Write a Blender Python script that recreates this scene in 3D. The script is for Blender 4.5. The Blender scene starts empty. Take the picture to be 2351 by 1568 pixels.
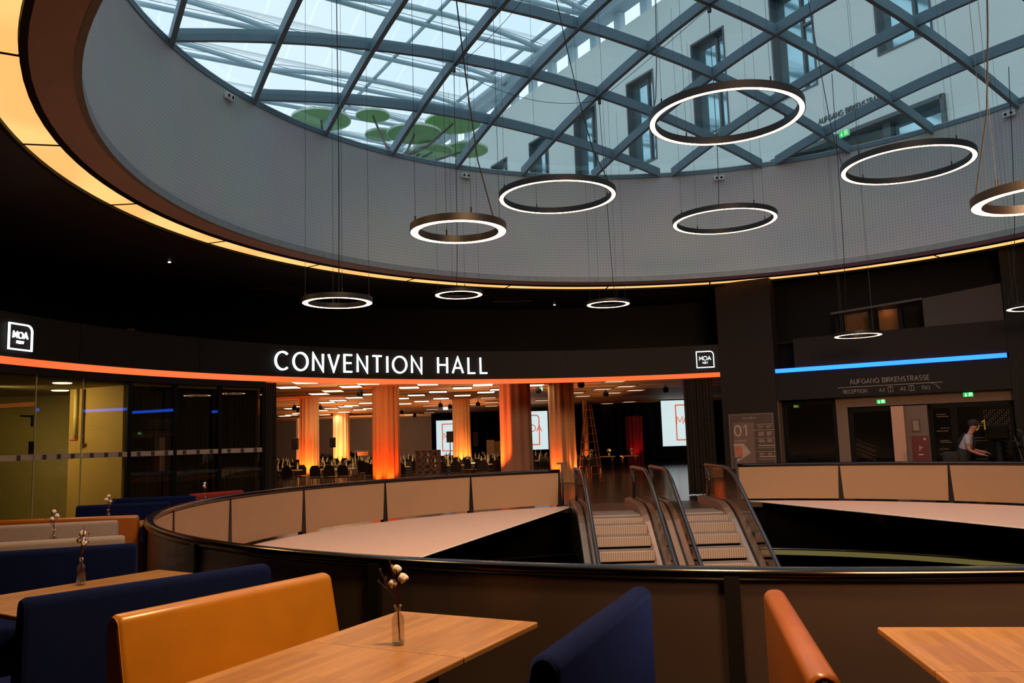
import bpy, bmesh, math, random
from mathutils import Vector, Matrix
random.seed(7)
SC = bpy.context.scene
COL = SC.collection
PI = math.pi
rad = math.radians

# ------------------------------------------------------------------ camera
FPX = 1902.0
PITCH, ROLL = rad(6.794), rad(-1.78)
CAM = Vector((0, 0, 1.65))
cF = Vector((0, math.cos(PITCH), math.sin(PITCH)))
_u = Vector((0, -math.sin(PITCH), math.cos(PITCH)))
_x = Vector((1, 0, 0))
cR = _x * math.cos(ROLL) + _u * math.sin(ROLL)
cU = _u * math.cos(ROLL) - _x * math.sin(ROLL)
cam_d = bpy.data.cameras.new('camera')
cam_d.sensor_width = 36.0
cam_d.lens = FPX * 36.0 / 2351.0
cam_d.clip_end = 400
cam_o = bpy.data.objects.new('camera', cam_d)
COL.objects.link(cam_o)
m = Matrix((cR, cU, -cF)).transposed().to_4x4()
m.translation = CAM
cam_o.matrix_world = m
SC.camera = cam_o

# ------------------------------------------------------------------ view, world
SC.view_settings.view_transform = 'Standard'
SC.view_settings.look = 'None'
SC.view_settings.gamma = 1.0
SC.view_settings.exposure = 0.0
SC.view_settings.use_curve_mapping = False
SC.cycles.max_bounces = 7
SC.cycles.diffuse_bounces = 3
SC.cycles.glossy_bounces = 4
SC.cycles.transmission_bounces = 4
SC.cycles.transparent_max_bounces = 24
SC.cycles.caustics_reflective = False
SC.cycles.caustics_refractive = False
SC.cycles.sample_clamp_indirect = 3.0
SC.cycles.use_denoising = True
W = bpy.data.worlds.new('overcast_sky')
SC.world = W
W.use_nodes = True
wn = W.node_tree
wn.nodes.clear()
wo = wn.nodes.new('ShaderNodeOutputWorld')
wb = wn.nodes.new('ShaderNodeBackground')
wt = wn.nodes.new('ShaderNodeTexCoord')
wnz = wn.nodes.new('ShaderNodeTexNoise')
wnz.inputs['Scale'].default_value = 2.2
wnz.inputs['Detail'].default_value = 3
wr = wn.nodes.new('ShaderNodeValToRGB')
wr.color_ramp.elements[0].color = (0.72, 0.89, 1.0, 1)
wr.color_ramp.elements[0].position = 0.35
wr.color_ramp.elements[1].color = (0.90, 0.97, 1.0, 1)
wr.color_ramp.elements[1].position = 0.65
wn.links.new(wt.outputs['Generated'], wnz.inputs['Vector'])
wn.links.new(wnz.outputs['Fac'], wr.inputs['Fac'])
wn.links.new(wr.outputs['Color'], wb.inputs['Color'])
wb.inputs['Strength'].default_value = 1.25
wn.links.new(wb.outputs['Background'], wo.inputs['Surface'])

# large lamps of the cafe ceiling, and an unseen fill added for the lobby
def area(name, loc, target, size, power, color, size_y=None, spread=None):
    d = bpy.data.lights.new(name, 'AREA')
    d.size = size
    if size_y:
        d.shape = 'RECTANGLE'
        d.size_y = size_y
    d.energy = power
    d.color = color
    if spread:
        d.spread = spread
    o = bpy.data.objects.new(name, d)
    COL.objects.link(o)
    o.location = loc
    v = Vector(target) - Vector(loc)
    o.rotation_euler = v.to_track_quat('-Z', 'Y').to_euler()
    return o
def spot(name, loc, target, power, color, angle=60, blend=0.6, radius=0.06):
    d = bpy.data.lights.new(name, 'SPOT')
    d.energy = power
    d.color = color
    d.spot_size = rad(angle)
    d.spot_blend = blend
    d.shadow_soft_size = radius
    o = bpy.data.objects.new(name, d)
    COL.objects.link(o)
    o.location = loc
    v = Vector(target) - Vector(loc)
    o.rotation_euler = v.to_track_quat('-Z', 'Y').to_euler()
    return o
WARM = (1.0, 0.62, 0.27)
area('cafe_ceiling_lamp', (0.55, 3.5, 5.3), (0.55, 3.5, 0), 0.6, 330, WARM)
area('cafe_ceiling_lamp', (-3.6, 6.6, 5.5), (-3.6, 6.6, 0), 0.7, 80, WARM)
area('cafe_ceiling_lamp', (-6.6, 11.0, 5.5), (-6.6, 11.0, 0), 0.7, 70, WARM)
area('lobby_fill_light', (3.6, 1.2, 5.5), (3.6, 15.5, -0.5), 3.0, 650, (1.0, 0.58, 0.32), spread=rad(75))  # unseen fill added to light the stretched cloths warmly

# ------------------------------------------------------------------ helpers
def lin(h):
    if isinstance(h, str):
        h = h.lstrip('#')
        c = [int(h[i:i + 2], 16) / 255 for i in (0, 2, 4)]
    else:
        c = [v / 255 for v in h]
    return tuple((v / 12.92 if v <= 0.04045 else ((v + 0.055) / 1.055) ** 2.4) for v in c)

MATS = {}
def mat(name, col, rough=0.6, metal=0.0, var=0.12, scale=8.0, bump=0.0, coat=0.0, sheen=0.0, emis=None, estr=0.0,
        trans=0.0, alpha_fac=None, stretch=None, spec=None):
    """principled material whose base colour is modulated by procedural noise"""
    if name in MATS:
        return MATS[name]
    M = bpy.data.materials.new(name)
    M.use_nodes = True
    nt = M.node_tree
    p = nt.nodes['Principled BSDF']
    c = lin(col)
    tc = nt.nodes.new('ShaderNodeTexCoord')
    mp = nt.nodes.new('ShaderNodeMapping')
    nt.links.new(tc.outputs['Object'], mp.inputs['Vector'])
    if stretch:
        mp.inputs['Scale'].default_value = stretch
    nz = nt.nodes.new('ShaderNodeTexNoise')
    nz.inputs['Scale'].default_value = scale
    nz.inputs['Detail'].default_value = 4
    nt.links.new(mp.outputs['Vector'], nz.inputs['Vector'])
    rp = nt.nodes.new('ShaderNodeValToRGB')
    rp.color_ramp.elements[0].position = 0.3
    rp.color_ramp.elements[1].position = 0.7
    rp.color_ramp.elements[0].color = (*[v * (1 - var) for v in c], 1)
    rp.color_ramp.elements[1].color = (*[min(1, v * (1 + var)) for v in c], 1)
    nt.links.new(nz.outputs['Fac'], rp.inputs['Fac'])
    nt.links.new(rp.outputs['Color'], p.inputs['Base Color'])
    p.inputs['Roughness'].default_value = rough
    p.inputs['Metallic'].default_value = metal
    if spec is not None:
        p.inputs['Specular IOR Level'].default_value = spec
    if coat:
        p.inputs['Coat Weight'].default_value = coat
        p.inputs['Coat Roughness'].default_value = 0.12
    if sheen:
        p.inputs['Sheen Weight'].default_value = sheen
        p.inputs['Sheen Roughness'].default_value = 0.5
        p.inputs['Sheen Tint'].default_value = (*[v / max(c) for v in c], 1)
    if bump:
        b = nt.nodes.new('ShaderNodeBump')
        b.inputs['Strength'].default_value = bump
        b.inputs['Distance'].default_value = 0.01
        nt.links.new(nz.outputs['Fac'], b.inputs['Height'])
        nt.links.new(b.outputs['Normal'], p.inputs['Normal'])
    if emis is not None:
        p.inputs['Emission Color'].default_value = (*lin(emis), 1)
        p.inputs['Emission Strength'].default_value = estr
    if trans:
        p.inputs['Transmission Weight'].default_value = trans
    MATS[name] = M
    return M

def emat(name, col, strength, var=0.0, scale=0.6):
    if name in MATS:
        return MATS[name]
    M = bpy.data.materials.new(name)
    M.use_nodes = True
    nt = M.node_tree
    nt.nodes.clear()
    o = nt.nodes.new('ShaderNodeOutputMaterial')
    e = nt.nodes.new('ShaderNodeEmission')
    e.inputs['Strength'].default_value = strength
    c = col if not isinstance(col, str) else lin(col)
    tc = nt.nodes.new('ShaderNodeTexCoord')
    nz = nt.nodes.new('ShaderNodeTexNoise')
    nz.inputs['Scale'].default_value = scale
    nz.inputs['Detail'].default_value = 0
    rp = nt.nodes.new('ShaderNodeValToRGB')
    rp.color_ramp.elements[0].position = 0.38
    rp.color_ramp.elements[1].position = 0.62
    rp.color_ramp.elements[0].color = (c[0] * (1 - var * .5), c[1] * (1 - var), c[2] * (1 - var * 1.3), 1)
    rp.color_ramp.elements[1].color = (*c, 1)
    nt.links.new(tc.outputs['Object'], nz.inputs['Vector'])
    nt.links.new(nz.outputs['Fac'], rp.inputs['Fac'])
    nt.links.new(rp.outputs['Color'], e.inputs['Color'])
    nt.links.new(e.outputs['Emission'], o.inputs['Surface'])
    MATS[name] = M
    return M

def glass(name, tint=(0.9, 0.95, 0.96), refl=1.0, rough=0.0, haze=None, hazefac=0.0, ior=1.45):
    """thin sheet glass: transparent + fresnel reflection, optional diffuse film"""
    if name in MATS:
        return MATS[name]
    M = bpy.data.materials.new(name)
    M.use_nodes = True
    nt = M.node_tree
    nt.nodes.clear()
    o = nt.nodes.new('ShaderNodeOutputMaterial')
    t = nt.nodes.new('ShaderNodeBsdfTransparent')
    t.inputs['Color'].default_value = (*tint, 1)
    g = nt.nodes.new('ShaderNodeBsdfGlossy')
    g.inputs['Roughness'].default_value = rough
    g.inputs['Color'].default_value = (refl, refl, refl, 1)
    lw = nt.nodes.new('ShaderNodeLayerWeight')
    lw.inputs['Blend'].default_value = 0.5
    pw = nt.nodes.new('ShaderNodeMath'); pw.operation = 'POWER'; pw.inputs[1].default_value = 5.0
    nt.links.new(lw.outputs['Facing'], pw.inputs[0])
    fr_ = nt.nodes.new('ShaderNodeMath'); fr_.operation = 'MULTIPLY_ADD'
    fr_.inputs[1].default_value = 0.85; fr_.inputs[2].default_value = 0.07
    nt.links.new(pw.outputs[0], fr_.inputs[0])
    mx = nt.nodes.new('ShaderNodeMixShader')
    nt.links.new(fr_.outputs[0], mx.inputs['Fac'])
    base = t
    if hazefac:
        d = nt.nodes.new('ShaderNodeBsdfDiffuse')
        d.inputs['Color'].default_value = (*lin(haze), 1)
        nz = nt.nodes.new('ShaderNodeTexNoise')
        nz.inputs['Scale'].default_value = 1.3
        mr = nt.nodes.new('ShaderNodeMapRange')
        mr.inputs['To Min'].default_value = hazefac * 0.85
        mr.inputs['To Max'].default_value = min(1, hazefac * 1.15)
        nt.links.new(nz.outputs['Fac'], mr.inputs['Value'])
        m2 = nt.nodes.new('ShaderNodeMixShader')
        nt.links.new(mr.outputs['Result'], m2.inputs['Fac'])
        nt.links.new(t.outputs['BSDF'], m2.inputs[1])
        nt.links.new(d.outputs['BSDF'], m2.inputs[2])
        nt.links.new(m2.outputs['Shader'], mx.inputs[1])
    else:
        nt.links.new(t.outputs['BSDF'], mx.inputs[1])
    nt.links.new(g.outputs['BSDF'], mx.inputs[2])
    nt.links.new(mx.outputs['Shader'], o.inputs['Surface'])
    MATS[name] = M
    return M

class MB:
    def __init__(s):
        s.v, s.f, s.uv = [], [], None
    def add(s, vs, fs):
        b = len(s.v)
        s.v += [tuple(v) for v in vs]
        s.f += [tuple(i + b for i in f) for f in fs]
        return s
    def box(s, c, d, rz=0, M=None):
        hx, hy, hz = d[0] / 2, d[1] / 2, d[2] / 2
        ca, sa = math.cos(rz), math.sin(rz)
        vs = []
        for x, y, z in ((-1, -1, -1), (1, -1, -1), (1, 1, -1), (-1, 1, -1), (-1, -1, 1), (1, -1, 1), (1, 1, 1), (-1, 1, 1)):
            px, py = x * hx, y * hy
            vs.append((c[0] + px * ca - py * sa, c[1] + px * sa + py * ca, c[2] + z * hz))
        if M is not None:
            vs = [M @ Vector(v) for v in vs]
        return s.add(vs, [(0, 3, 2, 1), (4, 5, 6, 7), (0, 1, 5, 4), (1, 2, 6, 5), (2, 3, 7, 6), (3, 0, 4, 7)])
    def rbox(s, c, d, r=0.02, seg=2, rz=0, M=None):
        bm = bmesh.new()
        bmesh.ops.create_cube(bm, size=1)
        for v in bm.verts:
            v.co = Vector((v.co.x * d[0], v.co.y * d[1], v.co.z * d[2]))
        bmesh.ops.bevel(bm, geom=bm.edges[:], offset=r, segments=seg, profile=0.5, affect='EDGES')
        T = Matrix.Translation(c) @ Matrix.Rotation(rz, 4, 'Z')
        if M is not None:
            T = M @ T
        bm.verts.index_update()
        s.add([T @ v.co for v in bm.verts], [[v.index for v in f.verts] for f in bm.faces])
        bm.free()
        return s
    def prism(s, poly, z0, z1, M=None):
        n = len(poly)
        vs = [Vector((p[0], p[1], z0)) for p in poly] + [Vector((p[0], p[1], z1)) for p in poly]
        if M is not None:
            vs = [M @ v for v in vs]
        return s.add(vs, [tuple(range(n - 1, -1, -1)), tuple(range(n, 2 * n))] +
                     [(i, (i + 1) % n, n + (i + 1) % n, n + i) for i in range(n)])
    def tube(s, pts, r, n=8, closed=False, caps=True):
        pts = [Vector(p) for p in pts]
        k = len(pts)
        rr = r if isinstance(r, (list, tuple)) else [r] * k
        vs, fs = [], []
        prev = None
        for i, p in enumerate(pts):
            if closed:
                t = pts[(i + 1) % k] - pts[i - 1]
            else:
                t = pts[min(i + 1, k - 1)] - pts[max(i - 1, 0)]
            t.normalize()
            if prev is None:
                a = Vector((0, 0, 1)) if abs(t.z) < 0.9 else Vector((1, 0, 0))
                nrm = t.cross(a).normalized()
            else:
                nrm = (prev - t * prev.dot(t)).normalized()
            prev = nrm
            b = t.cross(nrm)
            for j in range(n):
                an = 2 * PI * j / n
                vs.append(p + (nrm * math.cos(an) + b * math.sin(an)) * rr[i])
        segs = k if closed else k - 1
        for i in range(segs):
            for j in range(n):
                a0 = i * n + j
                a1 = i * n + (j + 1) % n
                b0 = ((i + 1) % k) * n + j
                b1 = ((i + 1) % k) * n + (j + 1) % n
                fs.append((a0, a1, b1, b0))
        if caps and not closed:
            fs.append(tuple(range(n - 1, -1, -1)))
            fs.append(tuple((k - 1) * n + j for j in range(n)))
        return s.add(vs, fs)
    def lathe(s, prof, n=24, c=(0, 0, 0)):
        vs, fs = [], []
        k = len(prof)
        for i in range(n):
            a = 2 * PI * i / n
            for r, z in prof:
                vs.append((c[0] + r * math.cos(a), c[1] + r * math.sin(a), c[2] + z))
        for i in range(n):
            for j in range(k - 1):
                a0 = i * k + j
                b0 = ((i + 1) % n) * k + j
                fs.append((a0, b0, b0 + 1, a0 + 1))
        return s.add(vs, fs)
    def arc(s, cen, prof, a0, a1, n, closedprof=True):
        """sweep a closed (r,z) profile through the angles a0..a1 (degrees) about cen"""
        full = abs(abs(a1 - a0) - 360) < 1e-6
        k = len(prof)
        vs, fs = [], []
        cnt = n if full else n + 1
        for i in range(cnt):
            a = rad(a0 + (a1 - a0) * i / n)
            for r, z in prof:
                vs.append((cen[0] + r * math.cos(a), cen[1] + r * math.sin(a), z))
        for i in range(n):
            i2 = (i + 1) % cnt
            for j in range(k if closedprof else k - 1):
                j2 = (j + 1) % k
                fs.append((i * k + j, i2 * k + j, i2 * k + j2, i * k + j2))
        if not full and closedprof:
            fs.append(tuple(range(k - 1, -1, -1)))
            fs.append(tuple(n * k + j for j in range(k)))
        return s.add(vs, fs)
    def ribbon(s, pts, w, fmap, depth=0.02, closed=False):
        P = [Vector((p[0], p[1])) for p in pts]
        k = len(P)
        L, R = [], []
        for i in range(k):
            if closed:
                d0, d1 = (P[i] - P[i - 1]), (P[(i + 1) % k] - P[i])
            else:
                d0 = P[i] - P[i - 1] if i > 0 else P[1] - P[0]
                d1 = P[i + 1] - P[i] if i < k - 1 else P[-1] - P[-2]
            d0 = d0.normalized()
            d1 = d1.normalized()
            n0 = Vector((-d0.y, d0.x))
            n1 = Vector((-d1.y, d1.x))
            nn = n0 + n1
            if nn.length < 1e-4:
                nn = n0.copy()
            nn.normalize()
            f = min(2.2, 1 / max(0.3, nn.dot(n0)))
            L.append(P[i] + nn * w / 2 * f)
            R.append(P[i] - nn * w / 2 * f)
        vs = []
        for i in range(k):
            vs += [fmap(L[i].x, L[i].y, depth), fmap(R[i].x, R[i].y, depth), fmap(R[i].x, R[i].y, 0), fmap(L[i].x, L[i].y, 0)]
        fs = []
        for i in range(k if closed else k - 1):
            a, b = i * 4, ((i + 1) % k) * 4
            for j in range(4):
                fs.append((a + j, a + (j + 1) % 4, b + (j + 1) % 4, b + j))
        if not closed:
            fs += [(0, 3, 2, 1), tuple((k - 1) * 4 + j for j in range(4))]
        return s.add(vs, fs)
    def sphere(s, c, r, n=12, m=8, sc=(1, 1, 1), lump=0.0):
        vs, fs = [], []
        for i in range(m + 1):
            ph = PI * i / m
            for j in range(n):
                th = 2 * PI * j / n
                k = 1 + lump * math.sin(3 * th + 1) * math.sin(ph) + lump * 0.7 * math.cos(4 * ph + th * 2)
                vs.append((c[0] + r * k * sc[0] * math.sin(ph) * math.cos(th), c[1] + r * k * sc[1] * math.sin(ph) * math.sin(th),
                           c[2] + r * k * sc[2] * math.cos(ph)))
        for i in range(m):
            for j in range(n):
                fs.append((i * n + j, (i + 1) * n + j, (i + 1) * n + (j + 1) % n, i * n + (j + 1) % n))
        return s.add(vs, fs)
    def build(s, name, material, parent=None, smooth=False, fix=True, angle=None):
        me = bpy.data.meshes.new(name)
        off = Vector((0, 0, 0))
        me.from_pydata(s.v, [], s.f)
        me.validate()
        if fix:
            bm = bmesh.new()
            bm.from_mesh(me)
            bmesh.ops.recalc_face_normals(bm, faces=bm.faces[:])
            bm.to_mesh(me)
            bm.free()
        if s.uv:
            pass
        me.materials.append(material)
        if smooth:
            for p in me.polygons:
                p.use_smooth = True
        o = bpy.data.objects.new(name, me)
        COL.objects.link(o)
        if parent is not None:
            o.parent = parent
        if smooth and angle:
            try:
                me.set_sharp_from_angle(angle=rad(angle))
            except Exception:
                pass
        return o

def tag(o, label, cat, group=None):
    o['label'] = label
    o['category'] = cat
    if group:
        o['group'] = group
    return o
def struct(o):
    o['kind'] = 'structure'
    return o
def thing(name, label, cat, loc=(0, 0, 0), rz=0, group=None):
    o = bpy.data.objects.new(name, None)
    o.empty_display_size = 0.1
    COL.objects.link(o)
    o.location = loc
    o.rotation_euler = (0, 0, rz)
    if label:
        tag(o, label, cat, group)
    return o
def wchild(mb, name, material, parent, **k):
    """part built in world coordinates under an unrotated Empty"""
    L = parent.location
    mb.v = [(v[0] - L.x, v[1] - L.y, v[2] - L.z) for v in mb.v]
    return mb.build(name, material, parent, **k)
def kids(o):
    return [c for c in COL.objects if c.parent == o]
def dup(root, loc, rz, label=None, group=None, scale=None):
    r = root.copy()
    COL.objects.link(r)
    r.location = loc
    r.rotation_euler = (0, 0, rz)
    if scale:
        r.scale = scale
    if label:
        r['label'] = label
    if group:
        r['group'] = group
    for ch in root['_k'] if False else CH.get(root.name, kids(root)):
        c = ch.copy()
        COL.objects.link(c)
        c.parent = r
        for g in kids(ch):
            d = g.copy()
            COL.objects.link(d)
            d.parent = c
    return r
CH = {}

def ray(px, py):
    return cR * ((px - 1175.5) / FPX) - cU * ((py - 784) / FPX) + cF
def atz(px, py, z):
    d = ray(px, py)
    return CAM + d * ((z - CAM.z) / d.z)
def aty(px, py, y):
    d = ray(px, py)
    return CAM + d * (y / d.y)

# ------------------------------------------------------------------ stroke letters
def _arc(cx, cy, rx, ry, a0, a1, n=12):
    return [(cx + rx * math.cos(rad(a0 + (a1 - a0) * i / n)), cy + ry * math.sin(rad(a0 + (a1 - a0) * i / n))) for i in range(n + 1)]
GL = {
    'A': (0.78, [[(0, 0), (0.39, 1), (0.78, 0)], [(0.15, 0.33), (0.63, 0.33)]]),
    'B': (0.6, [[(0, 0), (0, 1), (0.32, 1)] + _arc(0.32, 0.77, 0.22, 0.23, 90, -90, 8) + [(0, 0.54)], [(0.32, 0.54)] + _arc(0.34, 0.27, 0.25, 0.27, 90, -90, 8) + [(0, 0)]]),
    'C': (0.86, [_arc(0.5, 0.5, 0.5, 0.5, 48, 312, 20)]),
    'E': (0.55, [[(0.55, 1), (0, 1), (0, 0), (0.55, 0)], [(0, 0.52), (0.5, 0.52)]]),
    'F': (0.52, [[(0.52, 1), (0, 1), (0, 0)], [(0, 0.5), (0.47, 0.5)]]),
    'G': (0.9, [_arc(0.5, 0.5, 0.5, 0.5, 48, 340, 20) + [(0.97, 0.48), (0.58, 0.48)]]),
    'H': (0.68, [[(0, 0), (0, 1)], [(0.68, 0), (0.68, 1)], [(0, 0.52), (0.68, 0.52)]]),
    'I': (0.02, [[(0.01, 0), (0.01, 1)]]),
    'K': (0.62, [[(0, 0), (0, 1)], [(0.58, 1), (0, 0.42)], [(0.2, 0.6), (0.62, 0)]]),
    'L': (0.5, [[(0, 1), (0, 0), (0.5, 0)]]),
    'M': (0.84, [[(0, 0), (0.06, 1), (0.42, 0.3), (0.78, 1), (0.84, 0)]]),
    'N': (0.7, [[(0, 0), (0, 1), (0.7, 0), (0.7, 1)]]),
    'O': (1.0, ['closed', _arc(0.5, 0.5, 0.5, 0.5, 0, 345, 23)]),
    'P': (0.58, [[(0, 0), (0, 1), (0.32, 1)] + _arc(0.32, 0.74, 0.25, 0.26, 90, -90, 8) + [(0, 0.48)]]),
    'R': (0.6, [[(0, 0), (0, 1), (0.32, 1)] + _arc(0.32, 0.74, 0.25, 0.26, 90, -90, 8) + [(0, 0.48)], [(0.3, 0.48), (0.6, 0)]]),
    'S': (0.56, [_arc(0.28, 0.75, 0.25, 0.25, 40, 270, 12) + _arc(0.28, 0.26, 0.27, 0.26, 88, -140, 12)]),
    'T': (0.66, [[(0, 1), (0.66, 1)], [(0.33, 1), (0.33, 0)]]),
    'U': (0.66, [[(0, 1), (0, 0.33)] + _arc(0.33, 0.33, 0.33, 0.33, 180, 360, 10) + [(0.66, 1)]]),
    'V': (0.74, [[(0, 1), (0.37, 0), (0.74, 1)]]),
    '0': (0.62, ['closed', _arc(0.31, 0.5, 0.31, 0.5, 0, 345, 23)]),
    '1': (0.3, [[(0, 0.82), (0.28, 1), (0.28, 0)]]),
    '3': (0.54, [_arc(0.26, 0.75, 0.23, 0.25, 130, -80, 10) + _arc(0.26, 0.26, 0.27, 0.26, 80, -130, 10)]),
    '5': (0.54, [[(0.5, 1), (0.08, 1), (0.04, 0.55)] + _arc(0.26, 0.3, 0.27, 0.3, 110, -130, 12)]),
}
def glyph(mb, ch, x, y, h, w, fmap, depth, sx=1.0):
    gw, st = GL[ch]
    if st[0] == 'closed':
        mb.ribbon([(x + p[0] * h * sx, y + p[1] * h) for p in st[1]], w, fmap, depth, closed=True)
    else:
        for pl in st:
            mb.ribbon([(x + p[0] * h * sx, y + p[1] * h) for p in pl], w, fmap, depth)
    return gw * h * sx
def text_width(t, h, gap, sx=1.0, space=0.45):
    return sum((GL[c][0] * h * sx + gap) if c != ' ' else space * h for c in t) - gap
def write(mb, t, x, y, h, w, fmap, depth=0.01, gap=None, sx=1.0, space=0.45):
    gap = h * 0.2 if gap is None else gap
    for c in t:
        if c == ' ':
            x += space * h
            continue
        x += glyph(mb, c, x, y, h, w, fmap, depth, sx) + gap
    return x

# ------------------------------------------------------------------ materials
m_black = mat('black_paint', '#070606', 0.6, var=0.2, spec=0.15)
m_ceil = mat('dark_ceiling_panel', '#201d1b', 0.5, var=0.15, scale=2)
m_fascia = mat('dark_fascia_laminate', '#150f0c', 0.6, var=0.1, scale=1.2, spec=0.2)
m_pier = mat('brown_wall_panel', '#211915', 0.65, var=0.08, scale=1.5, spec=0.2)
m_soffit = mat('brown_soffit', '#c4aca2', 0.6, var=0.05, scale=2)
m_chrome = mat('dark_polished_steel', '#8a8580', 0.16, metal=1.0, var=0.08, scale=3)
m_rail = mat('black_gloss_handrail', '#453e3a', 0.17, metal=1.0, var=0.0, scale=4)
m_post = mat('black_post', '#0a0808', 0.4)
m_lamp = mat('black_lamp_housing', '#140d0b', 0.5, var=0.1)
m_wire = mat('wire_black', '#161616', 0.5)
m_wirel = mat('wire_steel', '#43474a', 0.5, metal=0.2)
m_white = mat('white_plastic', '#dcdedb', 0.5, var=0.04)
m_cloth = mat('stretched_white_cloth', '#f2c3a8', 0.85, var=0.03, scale=1.5, stretch=(1, 5, 1), bump=0.15)
m_panel_in = mat('cream_panel_film', '#a68567', 0.6, var=0.03, scale=1.2, spec=0.2)
m_panel_out = mat('smoked_panel_back', '#3a2e28', 0.35, var=0.08, scale=2, coat=0.15)

# ------------------------------------------------------------------ the lobby shell
CX, CY = 3.4, 12.78            # axis of the round opening and the round void
CC = (CX, CY)
FC = (2.62, 11.7)              # axis of the curved fascia of the hall
FR = 11.45
def pol(cen, r, a, z):
    return (cen[0] + r * math.cos(rad(a)), cen[1] + r * math.sin(rad(a)), z)

# floor: glossy dark stone with the round void cut out of it
m_floor = mat('polished_dark_floor', '#3a2a22', 0.22, var=0.25, scale=1.3, coat=0.2)
RV = 8.2
b = MB()
N = 96
ring = [(CX + RV * math.cos(2 * PI * i / N), CY + RV * math.sin(2 * PI * i / N)) for i in range(N)]
def edgept(i):
    a = 2 * PI * i / N
    dx, dy = math.cos(a), math.sin(a)
    # outer rectangle -32..34 x -10..80
    ts = []
    if dx > 1e-9: ts.append((34 - CX) / dx)
    if dx < -1e-9: ts.append((-32 - CX) / dx)
    if dy > 1e-9: ts.append((80 - CY) / dy)
    if dy < -1e-9: ts.append((-10 - CY) / dy)
    t = min(ts)
    return (CX + dx * t, CY + dy * t)
outer = [edgept(i) for i in range(N)]
vs = [(p[0], p[1], 0) for p in ring] + [(p[0], p[1], 0) for p in outer]
b.add(vs, [(i, N + i, N + (i + 1) % N, (i + 1) % N) for i in range(N)])
struct(b.build('floor', m_floor))
# slab edge of the void, glossy black, with a thin steel line at its foot, and the level below
b = MB().arc(CC, [(RV, -0.02), (RV, -1.12), (RV + 0.25, -1.12), (RV + 0.25, -0.02)], 0, 360, 96)
struct(b.build('trim_1', mat('black_gloss_cladding', '#070606', 0.12, var=0.1, coat=0.5)))
b = MB().arc(CC, [(RV - 0.03, -1.12), (RV - 0.03, -1.17), (RV + 0.02, -1.17), (RV + 0.02, -1.12)], 0, 360, 96)
struct(b.build('trim_2', m_chrome, smooth=True))
b = MB().arc(CC, [(RV + 0.1, -1.22), (RV + 0.1, -1.3), (16, -1.3), (16, -1.22)], -30, 84, 40)  # emissive band in place of light falling on the lower ceiling
tag(b.build('lower_ceiling_glow', emat('olive_ceiling_glow', (0.13, 0.11, 0.035), 1.0, 0.1)), 'dim olive glow standing for the lit ceiling of the level below, right of the escalators', 'lit surface')
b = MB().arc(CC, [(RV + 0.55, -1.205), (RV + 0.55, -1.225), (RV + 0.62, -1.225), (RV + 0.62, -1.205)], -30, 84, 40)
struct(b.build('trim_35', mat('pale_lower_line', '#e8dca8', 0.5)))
b = MB().box((1, 35, -5.05), (66, 90, 0.1))
struct(b.build('floor_lower', mat('lower_floor', '#14100e', 0.5)))

# enclosing walls of the storey and the roof slab around the skylight
m_shell = mat('dark_shell_wall', '#1c1512', 0.7)
b = MB()
b.box((-32.1, 35, 1.8), (0.2, 90.4, 13.6)).box((34.1, 35, 1.8), (0.2, 90.4, 13.6))
struct(b.build('wall_outer_sides', m_shell))
b = MB().box((1, -10.1, 1.8), (66.4, 0.2, 13.6))
struct(b.build('wall_behind', m_shell))
b = MB().box((1, 80.1, 1.8), (66.4, 0.2, 13.6))
struct(b.build('wall_far', m_shell))
m_plaza = mat('pale_terrace_paving', '#9fa6a6', 0.8, var=0.05)
def holed(z, R, material, name, x0=-32.2, x1=34.2, y0=-10.2, y1=80.2):
    b = MB()
    vs, out = [], []
    for i in range(N):
        a = 2 * PI * i / N
        dx, dy = math.cos(a), math.sin(a)
        ts = []
        if dx > 1e-9: ts.append((x1 - CX) / dx)
        if dx < -1e-9: ts.append((x0 - CX) / dx)
        if dy > 1e-9: ts.append((y1 - CY) / dy)
        if dy < -1e-9: ts.append((y0 - CY) / dy)
        t = min(ts)
        vs.append((CX + R * dx, CY + R * dy, z))
        out.append((CX + dx * t, CY + dy * t, z))
    b.add(vs + out, [(i, N + i, N + (i + 1) % N, (i + 1) % N) for i in range(N)])
    # corner fillers
    b.add([(x0, y0, z), (x1, y0, z), (x1, y1, z), (x0, y1, z)], [])
    return struct(b.build(name, material))
holed(8.6, 9.34, m_plaza, 'floor_terrace')
ROOF = (-32.2, 34.2, -10.2, 80.2)

# dark ceiling with fine panel joints
m_ceilj = bpy.data.materials.new('dark_jointed_ceiling')
m_ceilj.use_nodes = True
nt = m_ceilj.node_tree
p = nt.nodes['Principled BSDF']
p.inputs['Roughness'].default_value = 0.5
tc = nt.nodes.new('ShaderNodeTexCoord')
bk = nt.nodes.new('ShaderNodeTexBrick')
bk.inputs['Color1'].default_value = (*lin('#39342f'), 1)
bk.inputs['Color2'].default_value = (*lin('#332e2a'), 1)
bk.inputs['Mortar'].default_value = (*lin('#0a0908'), 1)
bk.inputs['Scale'].default_value = 1.0
bk.inputs['Mortar Size'].default_value = 0.012
bk.inputs['Brick Width'].default_value = 2.4
bk.inputs['Row Height'].default_value = 1.2
bk.offset = 0
mp = nt.nodes.new('ShaderNodeMapping')
mp.inputs['Rotation'].default_value = (0, 0, rad(31))
nt.links.new(tc.outputs['Object'], mp.inputs['Vector'])
nt.links.new(mp.outputs['Vector'], bk.inputs['Vector'])
nt.links.new(bk.outputs['Color'], p.inputs['Base Color'])
holed(5.8, 10.1, m_ceilj, 'ceiling')
b = MB().arc(CC, [(10.06, 5.72), (10.06, 5.95), (10.12, 5.95), (10.12, 5.72)], 0, 360, 128)
struct(b.build('trim_4', m_black))
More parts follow.
